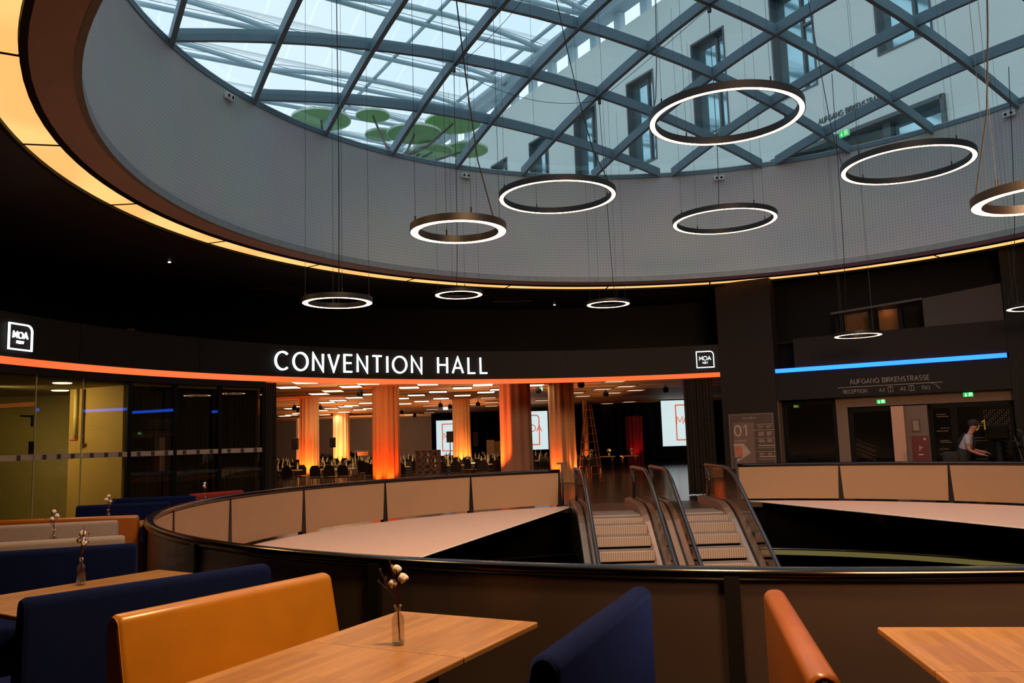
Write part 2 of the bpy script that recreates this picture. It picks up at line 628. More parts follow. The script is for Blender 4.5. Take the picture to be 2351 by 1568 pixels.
b = MB().arc(CC, [(9.52, 5.76), (9.52, 6.0), (9.6, 6.0), (9.6, 5.74)], 0, 360, 128)
struct(b.build('trim_5', m_black))
b = MB().arc(CC, [(9.05, 5.77), (9.05, 5.85), (9.53, 5.85), (9.53, 5.77)], 0, 360, 128)
struct(b.build('trim_6', m_soffit))

# conical wall of the light well: fine woven acoustic mesh
M = bpy.data.materials.new('acoustic_mesh_cladding')
M.use_nodes = True
nt = M.node_tree
p = nt.nodes['Principled BSDF']
p.inputs['Roughness'].default_value = 0.85
uvn = nt.nodes.new('ShaderNodeUVMap')
uvn.uv_map = 'UVMap'
sx = nt.nodes.new('ShaderNodeSeparateXYZ')
nt.links.new(uvn.outputs['UV'], sx.inputs['Vector'])
def sinn(sock, k):
    mu = nt.nodes.new('ShaderNodeMath'); mu.operation = 'MULTIPLY'; mu.inputs[1].default_value = k
    si = nt.nodes.new('ShaderNodeMath'); si.operation = 'SINE'
    nt.links.new(sock, mu.inputs[0]); nt.links.new(mu.outputs[0], si.inputs[0])
    return si.outputs[0]
a1 = sinn(sx.outputs['X'], 2 * PI / 0.075)
a2 = sinn(sx.outputs['Y'], 2 * PI / 0.075)
pr = nt.nodes.new('ShaderNodeMath'); pr.operation = 'MAXIMUM'
nt.links.new(a1, pr.inputs[0]); nt.links.new(a2, pr.inputs[1])
rp = nt.nodes.new('ShaderNodeValToRGB')
rp.color_ramp.elements[0].position = 0.0
rp.color_ramp.elements[0].color = (*lin('#b3b0ae'), 1)
rp.color_ramp.elements[1].position = 0.5
rp.color_ramp.elements[1].color = (*lin('#c6c3c0'), 1)
nt.links.new(pr.outputs[0], rp.inputs['Fac'])
nz = nt.nodes.new('ShaderNodeTexNoise'); nz.inputs['Scale'].default_value = 0.5
tcn = nt.nodes.new('ShaderNodeTexCoord')
nt.links.new(tcn.outputs['Object'], nz.inputs['Vector'])
mxn = nt.nodes.new('ShaderNodeMixRGB'); mxn.blend_type = 'MULTIPLY'; mxn.inputs['Fac'].default_value = 0.25
nt.links.new(rp.outputs['Color'], mxn.inputs['Color1']); nt.links.new(nz.outputs['Color'], mxn.inputs['Color2'])
nt.links.new(mxn.outputs['Color'], p.inputs['Base Color'])
m_mesh = M
me = bpy.data.meshes.new('wall_light_well')
vs, fs, uvs = [], [], []
NA, NZ = 160, 6
Z0, Z1, R0, R1 = 5.77, 8.68, 9.06, 9.27
for j in range(NZ + 1):
    t = j / NZ
    for i in range(NA):
        a = 2 * PI * i / NA
        r = R0 + (R1 - R0) * t
        vs.append((CX + r * math.cos(a), CY + r * math.sin(a), Z0 + (Z1 - Z0) * t))
for j in range(NZ):
    for i in range(NA):
        i2 = (i + 1) % NA
        fs.append((j * NA + i, (j + 1) * NA + i, (j + 1) * NA + i2, j * NA + i2))
        u0, u1 = i / NA * 2 * PI * 9.2, (i + 1) / NA * 2 * PI * 9.2
        v0, v1 = (Z1 - Z0) * j / NZ, (Z1 - Z0) * (j + 1) / NZ
        uvs += [(u0, v0), (u0, v1), (u1, v1), (u1, v0)]
me.from_pydata(vs, [], fs)
uvl = me.uv_layers.new(name='UVMap')
for i, uv in enumerate(uvs):
    uvl.data[i].uv = uv
for pg in me.polygons:
    pg.use_smooth = True
me.materials.append(m_mesh)
o = bpy.data.objects.new('wall_light_well', me)
COL.objects.link(o)
struct(o)
b = MB().arc(CC, [(9.02, 5.765), (9.02, 5.9), (9.1, 5.9), (9.1, 5.765)], 0, 360, 160)
struct(b.build('trim_7', mat('grey_metal_edge', '#8f9090', 0.5)))

# backlit amber ring around the opening: 22 panels
rl = thing('ring_ceiling_light', 'ring of backlit amber ceiling panels around the round skylight opening', 'ceiling light', (CX, CY, 5.77))
m_amber = emat('amber_backlit_sheet', (1.35, 0.70, 0.235), 1.0, var=0.2, scale=0.75)
for k in range(22):
    a0 = -4.0 + 16.3636 * k
    b = MB().arc((0, 0), [(9.61, 0.0), (10.055, 0.0), (10.055, 0.05), (9.61, 0.05)], a0 + 0.12, a0 + 16.3636 - 0.12, 10)
    b.build('light_panel', m_amber, rl)
    MB().box(pol((0, 0), 9.83, a0, 0.0), (0.46, 0.03, 0.02), rad(a0)).build('panel_divider', m_black, rl)

# ------------------------------------------------------------------ skylight grid shell
GA = rad(31)
E1 = Vector((math.cos(GA), math.sin(GA), 0))
E2 = Vector((-math.sin(GA), math.cos(GA), 0))
def UV(u, v, z):
    q = E1 * u + E2 * v
    return Vector((q.x, q.y, z))
RS, HS, ZR = 9.28, 1.5, 8.67
SR = (RS * RS + HS * HS) / (2 * HS)
U0, V0 = Vector((CX, CY, 0)).dot(E1), Vector((CX, CY, 0)).dot(E2)
def dome(u, v):
    d2 = (u - U0) ** 2 + (v - V0) ** 2
    return ZR + HS - SR + math.sqrt(max(0.01, SR * SR - d2))
m_beam = mat('blue_grey_steel_beam', '#6f8793', 0.45, metal=0.0, var=0.05, scale=1.5, spec=0.15)
m_pane = glass('skylight_pane', (0.85, 0.94, 0.97), 1.0)
sky = thing('window_1', None, None)
sky['kind'] = 'structure'
STEP = 1.87
def beam(axis, w):
    c0, o0 = (U0, V0) if axis == 'u' else (V0, U0)
    half = math.sqrt(RS * RS - (w - c0) ** 2)
    n = 18
    b = MB()
    vs = []
    for i in range(n + 1):
        s = o0 - half + 2 * half * i / n
        for dw, dz in ((-0.045, 0), (0.045, 0), (0.045, 0.23), (-0.045, 0.23)):
            ww = w + dw
            zz = dome(w, s) + dz
            vs.append(UV(ww, s, zz) if axis == 'u' else UV(s, ww, zz))
    fs = []
    for i in range(n):
        for j in range(4):
            fs.append((i * 4 + j, i * 4 + (j + 1) % 4, i * 4 + 4 + (j + 1) % 4, i * 4 + 4 + j))
    fs += [(0, 1, 2, 3), tuple(n * 4 + j for j in range(4))]
    b.add(vs, fs)
    return b
for k in range(-2, 12):
    w = 0.25 + STEP * k
    if abs(w - U0) < RS - 0.4:
        beam('u', w).build('skylight_beam', m_beam, sky)
for k in range(-2, 12):
    w = -0.10 + STEP * k
    if abs(w - V0) < RS - 0.4:
        beam('v', w).build('skylight_beam', m_beam, sky)
# glass dome skin, one sheet of panes
b = MB()
NR, NT = 12, 72
vs = [(CX, CY, ZR + HS + 0.25)]
for i in range(1, NR + 1):
    r = (RS + 0.02) * i / NR
    for j in range(NT):
        a = 2 * PI * j / NT
        vs.append((CX + r * math.cos(a), CY + r * math.sin(a), ZR + HS - SR + math.sqrt(SR * SR - min(r, RS) ** 2) + 0.25))
fs = [(0, 1 + j, 1 + (j + 1) % NT) for j in range(NT)]
for i in range(NR - 1):
    for j in range(NT):
        fs.append((1 + i * NT + j, 1 + (i + 1) * NT + j, 1 + (i + 1) * NT + (j + 1) % NT, 1 + i * NT + (j + 1) % NT))
b.add(vs, fs)
b.arc(CC, [(RS + 0.02, ZR + 0.12), (RS + 0.02, ZR + 0.25)], 0, 360, NT, closedprof=False)
b.build('skylight_glazing', m_pane, sky, smooth=True)
# node knuckles of the grid
b = MB().arc(CC, [(RS - 0.03, ZR + 0.0), (RS - 0.03, ZR + 0.10), (RS + 0.1, ZR + 0.10), (RS + 0.1, ZR + 0.0)], 0, 360, 128)
b.build('skylight_rim', m_beam, sky)
b = MB().arc(CC, [(RS - 0.035, ZR + 0.10), (RS - 0.035, ZR + 0.12), (RS + 0.1, ZR + 0.12), (RS + 0.1, ZR + 0.10)], 0, 360, 128)
b.build('glazing_bead', mat('bright_aluminium', '#c9d3d6', 0.3, metal=0.6, var=0.03), sky)

# white socket boxes near the rim of the well
so0 = None
for i, (a, lab) in enumerate([(162.6, 'small white double socket box on the well wall, at far left under the skylight rim'),
               (119.0, 'small white double socket box on the well wall above the thick pendant ring'),
               (75.4, 'small white double socket box on the well wall above the middle thin ring'),
               (32.3, 'small white double socket box on the well wall at the far right')]):
    p = pol(CC, 9.2, a, 8.5)
    if so0 is None:
        so0 = thing('socket_box', lab, 'socket', p, rad(a), 'socket boxes on the well wall')
        MB().rbox((0, 0, 0), (0.06, 0.26, 0.13), 0.012).build('box_body', m_white, so0)
        for s in (-1, 1):
            MB().lathe([(0.0, 0), (0.03, 0), (0.03, 0.008), (0, 0.008)], 12).build('socket_hole', m_black, so0)
            so0_c = so0
            o = kids(so0)[-1]
            o.rotation_euler = (0, -PI / 2, 0)
            o.location = (-0.031, s * 0.062, 0)
    else:
        dup(so0, p, rad(a), lab)

# ------------------------------------------------------------------ atrium above the skylight
m_render = mat('pale_rendered_wall', '#cfd6d2', 0.85, var=0.03, scale=0.4)
m_dgrey = mat('dark_grey_window_frame', '#4a5357', 0.5, var=0.05)
m_refl = mat('reflective_window_glass', '#a5c6ce', 0.05, var=0.2, scale=0.7, metal=0.85)
m_steel = mat('grey_roof_steel', '#a9bcc6', 0.5, var=0.05, scale=1)
UW = 22.0
Q4 = [(5.85, 12.8, 16.65), (9.8, 12.8, 16.65), (13.75, 12.8, 16.65), (17.7, 12.8, 16.65), (21.6, 12.8, 16.65), (25.58, 12.8, 16.65), (29.5, 12.8, 16.65), (33.45, 12.8, 16.65), (37.4, 12.8, 16.65)]
DOOR = (12.7, 18.9, 8.6, 10.9)
# wall with openings: grid of cells in (v,z)
def wall_cells(rects, v0, v1, z0, z1):
    vsn = sorted({v0, v1, *[r[0] for r in rects], *[r[1] for r in rects]})
    zsn = sorted({z0, z1, *[r[2] for r in rects], *[r[3] for r in rects]})
    out = []
    for i in range(len(vsn) - 1):
        for j in range(len(zsn) - 1):
            vm, zm = (vsn[i] + vsn[i + 1]) / 2, (zsn[j] + zsn[j + 1]) / 2
            if not any(r[0] < vm < r[1] and r[2] < zm < r[3] for r in rects):
                out.append((vsn[i], vsn[i + 1], zsn[j], zsn[j + 1]))
    return out
rects = [(v - 0.88, v + 0.88, a, c) for v, a, c in Q4] + [DOOR]
b = MB()
for v0, v1, z0, z1 in wall_cells(rects, -14, 62, 8.6, 19.25):
    q = [UV(UW, v0, z0), UV(UW, v1, z0), UV(UW, v1, z1), UV(UW, v0, z1)]
    r_ = [UV(UW + 0.5, v0, z0), UV(UW + 0.5, v1, z0), UV(UW + 0.5, v1, z1), UV(UW + 0.5, v0, z1)]
    b.add(q + r_, [(0, 1, 2, 3), (7, 6, 5, 4), (0, 4, 5, 1), (1, 5, 6, 2), (2, 6, 7, 3), (3, 7, 4, 0)])
struct(b.build('wall_atrium', m_render, fix=False))
for k, (v, za, zb) in enumerate(Q4):
    w = thing('window_%d' % (k + 2), None, None, UV(UW, v, za), GA)
    w['kind'] = 'structure'
    hh = zb - za
    b = MB()
    # local x = outward (+into the building), y = along the wall
    b.box((0.2, -0.85, hh / 2), (0.46, 0.06, hh)).box((0.2, 0.85, hh / 2), (0.46, 0.06, hh))
    b.box((0.2, 0, 0.03), (0.46, 1.64, 0.06)).box((0.2, 0, hh - 0.04), (0.46, 1.64, 0.08))
    b.build('window_frame', m_dgrey, w)
    MB().box((0.36, 0, hh / 2), (0.03, 1.64, hh - 0.14)).build('window_pane', m_refl, w)
    MB().box((0.31, -0.2, hh / 2), (0.08, 0.1, hh - 0.2)).build('muntin', m_dgrey, w)
    MB().box((0.31, -0.47, hh * 0.62), (0.06, 0.5, 0.08)).build('transom', m_dgrey, w)
# entrance recess with glazed doors and the way-out sign
d1 = thing('door_1', None, None, UV(UW, 15.8, 8.6), GA)
d1['kind'] = 'structure'
MB().box((0.55, 0, 1.15), (0.06, 6.2, 2.3)).build('door_leaf', mat('dim_olive_interior', '#5f6a60', 0.4, var=0.1, scale=0.8), d1)
MB().box((0.2, -3.04, 1.15), (0.6, 0.12, 2.3)).box((0.2, 3.04, 1.15), (0.6, 0.12, 2.3)).box((0.2, 0, 2.24), (0.6, 6.1, 0.12)).build('door_frame', m_dgrey, d1)
MB().box((0.3, -1.1, 1.1), (0.2, 0.25, 2.2)).build('door_mullion', m_dgrey, d1)
MB().box((0.45, -2.1, 1.1), (0.05, 1.7, 2.2)).build('window_pane', m_refl, d1)
m_txt = mat('dark_wall_lettering', '#4d5658', 0.6)
b = MB()
def fm_atr(x, y, d):
    return UV(UW - 0.01 - d, 16.9 - x, 11.42 + y)
xx = write(b, 'AUFGANG BIRKENSTRASSE', 0, 0.05, 0.17, 0.024, fm_atr, 0.02, gap=0.036, sx=0.78)
b.ribbon([(-0.05, -0.07), (xx + 0.1, -0.07)], 0.02, fm_atr, 0.02)
tag(b.build('wall_lettering', m_txt), 'dark AUFGANG BIRKENSTRASSE lettering high on the pale atrium wall', 'lettering')

# way-out signs
m_gr = emat('exit_sign_green', (0.02, 0.55, 0.12), 1.2)
m_exw = emat('exit_sign_light', (0.75, 1.0, 0.6), 1.3)
def exit_sign(name, label, loc, rz, w=0.34, h=0.17, flip=False, dim=1.0):
    t = thing(name, label, 'exit sign', loc, rz, 'green way-out signs')
    MB().rbox((0, 0, 0), (w, 0.05, h), 0.008, 1).build('sign_box', m_white, t)
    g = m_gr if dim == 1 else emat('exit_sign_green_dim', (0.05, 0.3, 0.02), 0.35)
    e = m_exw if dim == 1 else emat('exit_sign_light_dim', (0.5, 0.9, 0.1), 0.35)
    MB().box((0, -0.027, 0), (w * 0.96, 0.006, h * 0.9)).build('sign_face', g, t)
    s = -1 if flip else 1
    f = lambda x, y, d: (s * x, -0.031 - d, y)
    b = MB()
    b.ribbon([(-w * 0.22, h * 0.3), (-w * 0.22, -h * 0.28)], 0.018, f, 0.004)
    b.ribbon([(-w * 0.31, -h * 0.05), (-w * 0.22, -h * 0.3), (-w * 0.13, -h * 0.05)], 0.018, f, 0.004)
    b.build('arrow', e, t)
    b = MB()
    b.ribbon([(w * 0.1, -h * 0.34), (w * 0.1, h * 0.34), (w * 0.34, h * 0.34), (w * 0.34, -h * 0.34)], 0.014, f, 0.004)
    b.ribbon([(w * 0.17, -h * 0.3), (w * 0.22, -h * 0.02), (w * 0.2, h * 0.15), (w * 0.28, h * 0.02)], 0.016, f, 0.004)
    b.build('running_figure', e, t)
    return t
p = UV(UW - 0.35, 15.75, 10.72)
exit_sign('exit_sign', 'green way-out sign hanging over the upper atrium entrance', p, GA - PI / 2, 0.36, 0.22)
MB()

# clerestory, eaves tube and gutter along the top of the wall
b = MB()
v = 2.0
while v < 58:
    b.box((0, 0, 0), (0.3, 0.42, 0.95), M=Matrix.Translation(UV(UW + 0.3, v, 19.72)) @ Matrix.Rotation(GA, 4, 'Z'))
    v += 1.79
struct(b.build('trim_8', m_steel))
def bar(u0, v0, u1, v1, z, w, h):
    a_, b_ = UV(u0, v0, z), UV(u1, v1, z)
    n_ = (b_ - a_).normalized().cross(Vector((0, 0, 1))) * w / 2
    return [a_ - n_, b_ - n_, b_ + n_, a_ + n_], h
def addbar(b, u0, v0, u1, v1, z, w, h):
    q, hh = bar(u0, v0, u1, v1, z, w, h)
    b.add([(p.x, p.y, z) for p in q] + [(p.x, p.y, z + h) for p in q], [(0, 1, 2, 3), (7, 6, 5, 4), (0, 4, 5, 1), (1, 5, 6, 2), (2, 6, 7, 3), (3, 7, 4, 0)])
b = MB()
addbar(b, UW + 0.1, -14, UW + 0.1, 62, 20.2, 0.7, 0.7)
addbar(b, UW + 0.5, -14, UW + 0.5, 23.4, 19.2, 0.3, 1.1)
struct(b.build('trim_9', m_steel))
b = MB()
for uu, zz, rr in ((21.4, 20.45, 0.16), (21.0, 20.9, 0.1), (15.7, 20.9, 0.09)):
    b.tube([UV(uu, -14, zz), UV(uu, 62, zz)], rr, 10)
struct(b.build('trim_10', m_steel, smooth=True))

# lens trusses of the atrium roof
m_cable = mat('truss_cable', '#6f7f88', 0.4, metal=0.5)
tr0 = None
trv = [28.2 + 3.96 * k for k in range(-6, 7)]
for k, vv in enumerate(trv):
    if tr0 is None:
        tr0 = thing('roof_truss', 'grey tubular lens truss under the translucent atrium roof', 'truss', UV(0, 0, 0) + E2 * vv, 0, 'lens trusses of the atrium roof')
        for s0, s1 in ((-24.6, -14.3), (-14.3, -2), (-2, 10.1), (10.1, 22.2)):
            for sg in (-1, 1):
                b = MB()
                pts = []
                for i in range(13):
                    t = i / 12
                    pts.append(E1 * (s0 + (s1 - s0) * t) + E2 * (sg * 0.62 * math.sin(PI * t)) + Vector((0, 0, 20.5 + 0.25 * math.sin(PI * t))))
                b.tube(pts, 0.12, 8)
                b.build('truss_tube', m_steel, tr0, smooth=True)
                b = MB()
                for off in (0.2,):
                    b.tube([E1 * (s0 + (s1 - s0) * t / 8) + E2 * (sg * 0.5 * math.sin(PI * t / 8)) + Vector((0, 0, 20.62 + off + 0.12 * math.sin(PI * t / 8))) for t in range(9)], 0.015, 5)
                b.build('truss_cable', m_cable, tr0)
    else:
        dup(tr0, E2 * vv, 0, 'grey tubular lens truss under the translucent atrium roof')
# pressed light membrane cushions and their seams
m_memb = glass('roof_membrane', (0.86, 0.95, 0.99), 0.4, 0.3)
b = MB()
for k in range(-6, 7):
    vv = 28.2 + 3.96 * k
    n = 6
    for i in range(n):
        t0, t1 = i / n, (i + 1) / n
        h0, h1 = 0.5 * math.sin(PI * t0), 0.5 * math.sin(PI * t1)
        b.add([UV(-30, vv + 3.96 * t0, 21.25 + h0), UV(23, vv + 3.96 * t0, 21.25 + h0), UV(23, vv + 3.96 * t1, 21.25 + h1), UV(-30, vv + 3.96 * t1, 21.25 + h1)], [(0, 1, 2, 3)])
struct(b.build('ceiling_membrane', m_memb, smooth=True))
nt = m_memb.node_tree
tcm = nt.nodes.new('ShaderNodeTexCoord')
mpm = nt.nodes.new('ShaderNodeMapping')
mpm.inputs['Rotation'].default_value = (0, 0, -GA)
wvm = nt.nodes.new('ShaderNodeTexWave')
wvm.bands_direction = 'X'
wvm.inputs['Scale'].default_value = 0.155
rpm = nt.nodes.new('ShaderNodeValToRGB')
rpm.color_ramp.elements[0].position = 0.985
rpm.color_ramp.elements[0].color = (0.87, 0.93, 0.97, 1)
rpm.color_ramp.elements[1].position = 0.995
rpm.color_ramp.elements[1].color = (0.97, 1.0, 1.0, 1)
nt.links.new(tcm.outputs['Object'], mpm.inputs['Vector'])
nt.links.new(mpm.outputs['Vector'], wvm.inputs['Vector'])
nt.links.new(wvm.outputs['Color'], rpm.inputs['Fac'])
for nd_ in nt.nodes:
    if nd_.type == 'BSDF_TRANSPARENT':
        nt.links.new(rpm.outputs['Color'], nd_.inputs['Color'])

# sculpture tree of round green discs
m_disc = mat('green_disc_felt', '#8fba78', 0.8, var=0.12, scale=1.5, emis='#6a9a50', estr=0.0)
m_discr = mat('pale_disc_rim', '#c8d8c4', 0.5)
m_trunk = mat('dark_mauve_bark', '#5a4a50', 0.8, var=0.2)
tre = thing('disc_tree', 'sculptural tree of round green discs in the atrium beyond the glass', 'sculpture', (-4.5, 31.5, 8.6))
def disc(px0, px1, py0, py1, R):
    cx, cy = (px0 + px1) / 2, (py0 + py1) / 2
    d = ray(cx, cy)
    P = CAM + d.normalized() * (2 * R * FPX / (px1 - px0)) / (cF.dot(d.normalized())) * 1.0
    return P
DL = [(670, 805, 253, 303, 1.2), (817, 895, 252, 285, 0.72), (838, 915, 292, 334, 0.74), (888, 1015, 286, 336, 1.2), (975, 1105, 265, 307, 1.25),
      (945, 1041, 333, 368, 0.95), (925, 1000, 343, 368, 0.75), (1018, 1121, 327, 368, 1.05)]
trunk_top = Vector((-4.3, 31.6, 12.8))
b = MB()
b.tube([(-4.5, 31.5, 8.6), (-4.55, 31.5, 10.5), trunk_top], [0.22, 0.17, 0.13], 8)
b.tube([(-7.2, 31.0, 8.6), (-7.0, 31.1, 11), (-7.0, 31.0, 13.4)], [0.17, 0.13, 0.08], 8)
wchild(b, 'trunk', m_trunk, tre, smooth=True)
for px0, px1, py0, py1, R in DL:
    P = disc(px0, px1, py0, py1, R)
    b = MB().lathe([(0, 0.02), (R * 0.97, 0.06), (R * 0.97, 0.1), (0, 0.09)], 36, P)
    d_ = wchild(b, 'leaf_disc', m_disc, tre, smooth=False)
    b = MB().arc((P.x, P.y), [(R * 0.965, P.z + 0.03), (R, P.z + 0.03), (R, P.z + 0.12), (R * 0.965, P.z + 0.12)], 0, 360, 36)
    wchild(b, 'disc_rim', m_discr, tre)
    b = MB()
    base = trunk_top if P.x > -6.5 else Vector((-7.0, 31.0, 12.6))
    mid = (base + P) / 2 - Vector((0, 0, 0.25))
    b.tube([base, mid, P + Vector((0, 0, 0.03))], [0.09, 0.06, 0.04], 6)
    wchild(b, 'branch', m_trunk, tre, smooth=True)

# ------------------------------------------------------------------ pendant ring lamps
m_tube = emat('warm_led_diffuser', (1.0, 0.53, 0.27), 17.0)
m_bolt = mat('lamp_bolt', '#1a1412', 0.4, metal=0.4)
def ring_lamp(x, y, z, R, label, group, cable_a=200, wires=(20, 110, 200, 290), band=0.088, hgt=0.098, fixed=None):
    """ring lamp with its underside at height z; hangs from the skylight beams on thin wires"""
    t = thing('ring_pendant_lamp', label, 'pendant lamp', (x, y, z), 0, group)
    if R < 0.7:
        hgt = 0.076
    mg = 0.006 if R < 0.7 else 0.012
    MB().arc((0, 0), [(R - band, 0.0), (R - band, hgt), (R, hgt), (R, 0.0), (R - mg, 0.0), (R - mg, 0.014), (R - band + mg, 0.014), (R - band + mg, 0.0)], 0, 360, 96).build('ring_housing', m_lamp, t)
    MB().arc((0, 0), [(R - band + mg + 0.001, 0.002), (R - mg - 0.001, 0.002), (R - mg - 0.001, 0.012), (R - band + mg + 0.001, 0.012)], 0, 360, 96).build('light_diffuser', m_tube, t)
    def top(px, py):
        q = Vector((px, py, 0))
        u, v = q.dot(E1), q.dot(E2)
        return dome(u, v) - z
    for a in wires:
        rr = R - band / 2
        dx, dy = rr * math.cos(rad(a)), rr * math.sin(rad(a))
        MB().tube([(dx, dy, hgt), (dx, dy, hgt + 0.07)], 0.01, 6).build('wire_bolt', m_bolt, t)
        MB().tube([(dx, dy, hgt + 0.05), (dx * 0.98, dy * 0.98, top(x + dx, y + dy))], 0.0026, 4).build('suspension_wire', m_wirel, t)
    a = cable_a
    dx, dy = (R - band / 2) * math.cos(rad(a)), (R - band / 2) * math.sin(rad(a))
    ex, ey = fixed if fixed else (x, y)
    tz = top(ex, ey)
    pts = []
    for i in range(9):
        k = i / 8
        kk = k ** 0.55
        pts.append((dx + (ex - x - dx) * kk + 0.012 * math.sin(5 * k), dy + (ey - y - dy) * kk, hgt + (tz - hgt) * k))
    MB().tube(pts, 0.0075, 5).build('power_cable', m_wire, t)
    return t
BIG, SMALL = 'large slim ring pendant lamps', 'small deep ring pendant lamps'
ring_lamp(2.91, 10.52, 1.65 + 4.12, 1.0, 'largest slim glowing ring pendant, hanging highest in front of the atrium windows', BIG, 170, fixed=(2.5, 12.5))
ring_lamp(0.85, 13.76, 1.65 + 4.08, 1.0, 'slim glowing ring pendant above and beside the thick-walled ring, left of centre', BIG, 0, fixed=(0.6, 11.9))
ring_lamp(4.23, 15.84, 1.65 + 4.11, 1.0, 'slim glowing ring pendant directly below the largest ring, against the grey well wall', BIG, 250, fixed=(4.09, 15.45))
ring_lamp(6.43, 12.90, 1.65 + 4.17, 1.0, 'slim glowing ring pendant on the right below the green sign of the atrium', BIG, 140, fixed=(5.4, 13.9))
ring_lamp(-0.52, 8.40, 1.65 + 2.155, 0.5, 'thick-walled glowing ring pendant at left centre against the grey well wall', SMALL, 30, fixed=(-0.7, 8.0))
ring_lamp(-2.5, 11.8, 1.65 + 2.04, 0.5, 'deep glowing ring pendant above the CONVENTION letters, at the far left', SMALL, 100, fixed=(-2.5, 11.9))
ring_lamp(-1.09, 17.2, 1.65 + 3.065, 0.5, 'small glowing ring pendant just below the amber band, left of centre', SMALL, 100, fixed=(-1.05, 16.9))
ring_lamp(2.27, 19.1, 1.65 + 3.07, 0.5, 'smallest tilted-looking glowing ring pendant above the right half of the hall opening', SMALL, 60, fixed=(2.23, 18.64))
ring_lamp(7.72, 18.37, 1.65 + 2.07, 0.5, 'glowing ring pendant hanging in front of the blue light line on the right', SMALL, 100, fixed=(7.3, 17.6))
pF = aty(2384, 461, 6.75)
ring_lamp(pF.x, pF.y, pF.z, 0.5, 'thick glowing ring pendant cut off by the right edge, below the rightmost slim ring', SMALL, 150)
pK = aty(2376, 707, 16.5)
ring_lamp(pK.x, pK.y, pK.z, 0.5, 'glowing ring pendant cut off by the right edge, right of the blue light line', SMALL, 150)
# slack suspension cables between the beam nodes
def slack(label, pts, sag, r=0.006):
    out = []
    for i in range(len(pts) - 1):
        a, b_ = Vector(pts[i]), Vector(pts[i + 1])
        for j in range(11 if i == len(pts) - 2 else 10):
            t = j / 10
            out.append(a + (b_ - a) * t - Vector((0, 0, sag * 4 * t * (1 - t))))
    tag(MB().tube(out, r, 5).build('suspension_cable', m_wire), label, 'cable', 'slack cables below the skylight')
def node(px, py, dz=-0.05):
    d = ray(px, py)
    # march to the dome surface
    t = 5.0
    while t < 60:
        q = CAM + d * t
        if q.z > dome(q.dot(E1) - 0, q.dot(E2)):
            break
        t += 0.02
    return Vector((q.x, q.y, q.z + dz))
n1, n2, n3 = node(1042, 150), node(1376, 225), node(1628, 12)
slack('slack black cable sagging between two skylight nodes left of the largest ring', [n1, n2], 0.35)
slack('straight thin cable from the middle node up to the top node of the skylight', [n2, n3], 0.02)
slack('thin cable running from the left skylight node up out of the picture', [n1, node(1210, -20)], 0.12)
for nd, lb in ((n1, 'small cable clamp on the left skylight node'), (n2, 'small cable clamp on the middle skylight node'), (n3, 'small cable clamp on the top skylight node')):
    tag(MB().rbox((nd.x, nd.y, nd.z - 0.03), (0.07, 0.07, 0.14), 0.01).build('cable_clamp', m_wirel), lb, 'clamp', 'cable clamps below the skylight')

# ------------------------------------------------------------------ railing around the void
rail = thing('void_railing', 'round railing of cream and smoked panels under a black handrail around the void', 'railing', (CX, CY, 0))
A0, A1 = 106.6, 75.4 + 360 - 0   # from the left end of the escalators all the way round
RH = 0.90
RR = 8.24
def hprof(r, z, wr, wz, n=12):
    return [(r + wr * math.cos(2 * PI * i / n), z + wz * math.sin(2 * PI * i / n)) for i in range(n)]
MB().arc((0, 0), hprof(RR, RH - 0.042, 0.055, 0.043), A0, A1, 160).build('handrail', m_rail, rail, smooth=True)
span = (A1 - A0)
NP = 20
for k in range(NP):
    a0 = A0 + span * k / NP
    a1 = A0 + span * (k + 1) / NP
    g = 0.42
    pn = MB().arc((0, 0), [(RR - 0.035, 0.05), (RR - 0.035, RH - 0.085), (RR - 0.02, RH - 0.085), (RR - 0.02, 0.05)], a0 + 0.1, a1 - 0.1, 8).build('railing_panel', m_panel_in, rail)
    MB().arc((0, 0), [(RR + 0.0, 0.05), (RR + 0.0, RH - 0.085), (RR + 0.016, RH - 0.085), (RR + 0.016, 0.05)], a0 + 0.12, a1 - 0.12, 8).build('panel_backing', m_panel_out, pn)
for k in range(NP + 1):
    a = A0 + span * k / NP
    M_ = Matrix.Rotation(rad(a), 4, 'Z')
    b = MB()
    # tapered flat steel post: narrow at the rail, wide at the floor
    w0, w1 = 0.060, 0.014
    b.add([M_ @ Vector(v) for v in ((RR - 0.05, -w0, 0.0), (RR + 0.05, -w0, 0.0), (RR + 0.05, w0, 0.0), (RR - 0.05, w0, 0.0),
                                    (RR - 0.05, -w1, RH - 0.05), (RR + 0.05, -w1, RH - 0.05), (RR + 0.05, w1, RH - 0.05), (RR - 0.05, w1, RH - 0.05))],
          [(0, 3, 2, 1), (4, 5, 6, 7), (0, 1, 5, 4), (1, 2, 6, 5), (2, 3, 7, 6), (3, 0, 4, 7)])
    b.build('railing_post', m_post, rail)
    MB().box(pol((0, 0), RR + 0.045, a, RH / 2 - 0.02), (0.04, 0.085, RH - 0.06), rad(a)).build('post_cover', m_post, rail)
# square black end frames beside the escalators
for a in (A0, A1):
    b = MB()
    p = pol((0, 0), RR, a, 0.45)
    b.box(p, (0.08, 0.05, 0.9), rad(a)).build('end_frame', m_post, rail)

